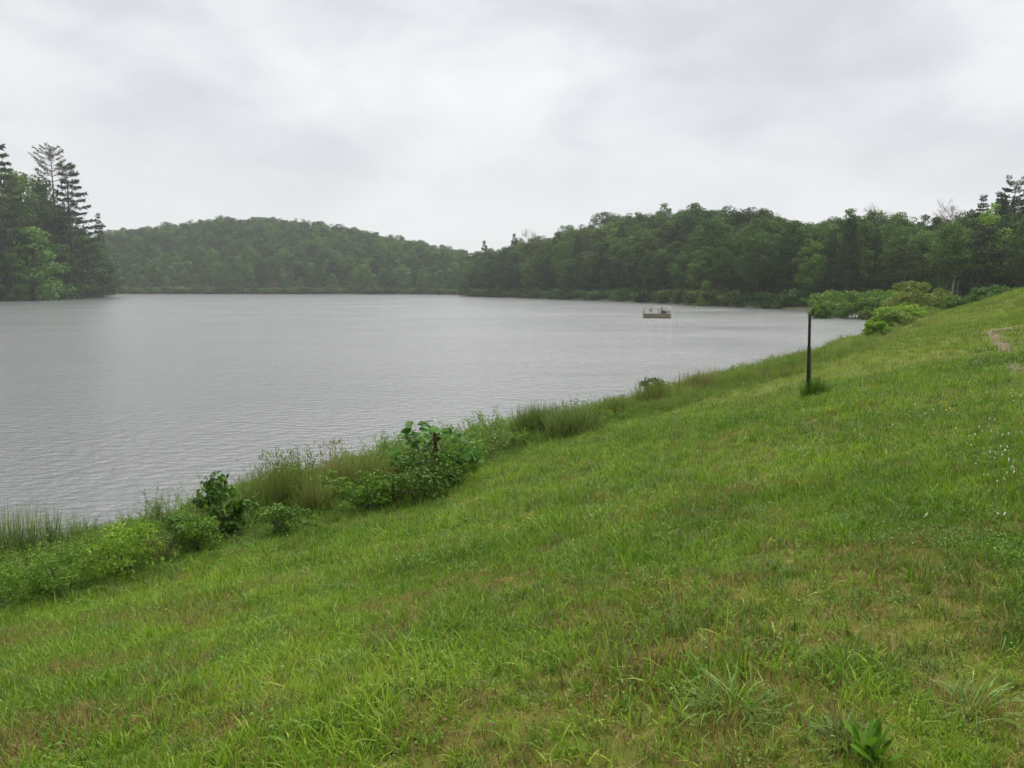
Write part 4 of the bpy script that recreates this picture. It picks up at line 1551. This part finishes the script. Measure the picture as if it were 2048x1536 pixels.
# unmown band: leafy weeds and knee high grass
weed_me = []
for i in range(4):
    rb = np.random.default_rng(500 + i)
    mb = MB()
    cs = np.column_stack([rb.uniform(-.16, .16, 9), rb.uniform(-.16, .16, 9), rb.uniform(0.05, 0.34, 9)])
    foliage(mb, rb, cs, rb.uniform(0.05, 0.10, 9), 22, 0.042, lw=0.42, hang=-0.3)
    n = 16
    mb.blades(np.column_stack([rb.normal(size=(n, 2)) * 0.08, np.full(n, -.02)]), rb.uniform(0, 6.28, n), np.abs(rb.normal(size=n)) * 0.3, rb.uniform(.2, .45, n),
              np.full(n, 0.006), np.abs(rb.normal(size=n)) * 0.7, rb.uniform(0, 1, n), seg=3)
    weed_me.append(mb.mesh('weed', M['weed']))
tall_me = []
for i in range(3):
    tall_me.append(tuft(520 + i, 30, 0.12, 0.42, 0.006, 0.28, 0.7, 'tall_grass' if i else 'grass', seg=4))
band_src = source('band', weed_me + tall_me)
stalk_me = []
for i in range(5):
    rb = np.random.default_rng(560 + i)
    mb = MB()
    for k in range(6):
        b0 = np.array([rb.normal() * 0.1, rb.normal() * 0.1, -0.03])
        hgt = rb.uniform(0.5, 1.0) * 0.85
        ln = rb.normal(size=2) * 0.16
        tq = np.linspace(0, 1, 5)
        pts = np.column_stack([b0[0] + ln[0] * tq ** 1.7, b0[1] + ln[1] * tq ** 1.7, hgt * tq])
        mb.tube(pts, [0.0045, 0.004, 0.0035, 0.003, 0.0015], k=3, cap=False, tint=0.5)
        nl = 26
        tl = rb.uniform(0.18, 1.0, nl)
        C = np.column_stack([np.interp(tl, tq, pts[:, c]) for c in range(3)])
        az = rb.uniform(0, 6.28, nl)
        up_l = rb.uniform(-0.1, 0.9, nl)
        D = unit(np.column_stack([np.cos(az), np.sin(az), up_l]))
        nn = unit(np.column_stack([-np.cos(az) * 0.5, -np.sin(az) * 0.5, np.ones(nl)]) + rb.normal(size=(nl, 3)) * 0.3)
        ll = 0.085 * rb.uniform(0.6, 1.3, nl) * (1.25 - 0.6 * tl)
        mb.leaves(C, D, unit(np.cross(nn, D)), nn, ll, ll * (0.22 if i % 2 else 0.38), rb.uniform(0, 1, nl))
    stalk_me.append(mb.mesh('stalk_weed', M['weed'] if i != 2 else M['olive']))
stalk_src = source('stalk', stalk_me)
n = 80000
y = 8 + 54 * rg.uniform(0, 1, n) ** 1.6
x = rg.uniform(-0.8, 0.75, n) * y
z = bank(x, y)
sd_ = mown_side(x, y)
wid = np.interp(y, [8, 18, 30, 60], [1.0, 1.0, 0.8, 1.0])
keep = (sd_ < 0.1) & (z > -0.06) & (rg.uniform(0, 1, n) < np.interp(y, [8, 20, 60], [1, 0.8, 0.35]))
x, y, z, sd_ = x[keep], y[keep], z[keep], sd_[keep]
n = len(x)
lf_ = rg.uniform(0, 1, n) < np.interp(y, [8, 20, 26, 60], [0.5, 0.38, 0.1, 0.05]) * (0.4 + 1.2 * vnoise(x, y, 1.3, 31))
idx = np.where(lf_, rg.integers(0, 4, n), rg.integers(4, 7, n))
hs = (0.45 + 0.95 * vnoise(x, y, 0.9, 33)) * np.interp(-sd_, [-0.1, 0.3, 1.2], [0.4, 0.7, 1.0]) * rg.uniform(0.6, 1.25, n) * np.interp(y, [8, 13, 15.5, 20, 26, 60], [0.6, 0.62, 1.1, 1.15, 1.15, 1.2])
o = scatter('undergrowth', np.column_stack([x, y, z]), np.column_stack([rg.normal(size=n) * 0.15, rg.normal(size=n) * 0.15, rg.uniform(0, 6.28, n)]),
            np.column_stack([np.maximum(hs, 0.6), np.maximum(hs, 0.6), hs]), idx, band_src)
print('undergrowth', n)
tag(o, 'unmown tangle of leafy weeds and tall grass along the water', 'undergrowth', kind='stuff')

n = 4200
y = 9 + 18 * rg.uniform(0, 1, n)
x = rg.uniform(-0.72, 0.1, n) * y
z = bank(x, y)
sd_ = mown_side(x, y)
keep = (sd_ < -0.12) & (z > -0.05) & (rg.uniform(0, 1, n) < 0.25 + 0.9 * (vnoise(x, y, 0.9, 41) > 0.45))
x, y, z, sd_ = x[keep], y[keep], z[keep], sd_[keep]
n = len(x)
hs = (0.55 + 0.75 * vnoise(x, y, 0.7, 42)) * rg.uniform(0.7, 1.2, n) * np.interp(y, [9, 13, 15.5, 20, 26], [0.55, 0.65, 0.9, 0.9, 0.7]) * np.interp(-sd_, [0, 0.8], [0.5, 1.0])
o = scatter('tall_weeds', np.column_stack([x, y, z]), np.column_stack([rg.normal(size=n) * 0.15, rg.normal(size=n) * 0.15, rg.uniform(0, 6.28, n)]),
            np.column_stack([hs, hs, hs]), rg.integers(0, 5, n), stalk_src)
print('stalks', n)
tag(o, 'tall stalky weeds with narrow leaves tangled along the near shore', 'weeds', kind='stuff')

# long dry stalks and small fallen leaves lying in the foreground
q = MB()
for (u0, v0), (u1, v1) in (((395, 1425), (640, 1350)), ((430, 1485), (600, 1448)), ((10, 1512), (140, 1530)), ((540, 1300), (600, 1245)), ((1480, 1330), (1545, 1300)),
                           ((560, 1262), (690, 1212)), ((520, 1440), (560, 1380)), ((1100, 1150), (1180, 1120))):
    a0, a1 = hit(u0, v0), hit(u1, v1)
    tq = np.linspace(0, 1, 7)
    pts = a0 + (a1 - a0) * tq[:, None]
    pts[:, 2] = bank(pts[:, 0], pts[:, 1]) + 0.03 + 0.035 * np.sin(tq * 3.1)
    q.tube(pts, [0.0028, 0.0026, 0.0024, 0.0022, 0.002, 0.0016, 0.001], k=4, tint=0.95)
o = obj('dry_stalks', q.mesh('dry_stalks', M['straw']))
tag(o, 'long pale dry grass stalks lying on the foreground turf', 'stalks', kind='stuff')
q = MB()
rq = np.random.default_rng(91)
pp = np.array([hit(rq.uniform(0, 1500), rq.uniform(1180, 1530)) for _ in range(70)])
nn = unit(rq.normal(size=(70, 3)) * 0.4 + [0, 0, 1])
D = unit(np.cross(nn, rq.normal(size=(70, 3))))
Lq_ = rq.uniform(0.015, 0.035, 70)
q.leaves(pp + [0, 0, 0.03], D, unit(np.cross(nn, D)), nn, Lq_, Lq_ * 0.7, rq.uniform(0, 0.8, 70))
o = obj('fallen_leaves', q.mesh('fallen_leaves', M['rust']))
tag(o, 'small reddish dead leaves scattered in the foreground grass', 'leaves', kind='stuff')

# clover heads on the right
cl = MB()
th = np.arange(6) * math.pi / 3
cl.add(np.vstack([[0, 0, 0.03], np.column_stack([np.cos(th) * .007, np.sin(th) * .007, np.full(6, .038)]), [0, 0, 0.05]]),
       T=[[0, 1 + (j + 1) % 6, 1 + j] for j in range(6)] + [[7, 1 + j, 1 + (j + 1) % 6] for j in range(6)])
cs_ = source('cloverhead', [cl.mesh('clover', M['clover'])])
Pc = []
for u, v, s, k in [(1870, 830, 60, 34), (2010, 800, 40, 40), (1960, 880, 50, 22), (2010, 930, 40, 40), (1960, 960, 50, 20), (2030, 960, 30, 24), (1850, 1050, 8, 5),
                   (2005, 1045, 12, 8), (1935, 760, 50, 14), (1990, 870, 40, 20), (1760, 850, 60, 8), (1800, 710, 60, 6)]:
    for _ in range(max(3, k // 3)):
        p = hit(u + rg.normal() * s * 0.6, v + rg.normal() * s * 0.25)
        Pc.append(p + [0, 0, 0.03])
Pc = np.array(Pc)
n = len(Pc)
sc_ = rg.uniform(0.6, 1.3, n)
o = scatter('clover_flowers', Pc, np.column_stack([np.zeros(n), np.zeros(n), rg.uniform(0, 6, n)]), np.column_stack([sc_, sc_, sc_]), np.zeros(n), cs_)
tag(o, 'small white clover flowers dotted through the grass at right', 'flowers', kind='stuff')

# ------------------------------------------------------------------ haze
hb = MB()
hb.box((0, 430, 31.5), (2900, 1000, 71))
hm, nd, lk = new_mat('haze_air')
vp = N(nd, 'ShaderNodeVolumePrincipled')
vp.inputs['Color'].default_value = (0.93, 0.95, 1.0, 1)
vp.inputs['Density'].default_value = 0.0002
vp.inputs['Anisotropy'].default_value = 0.0
ho = N(nd, 'ShaderNodeOutputMaterial')
lk.new(vp.outputs[0], ho.inputs['Volume'])
haze = obj('haze', hb.mesh('haze', hm))
tag(haze, 'thin grey mist hanging over the lake', kind='stuff')
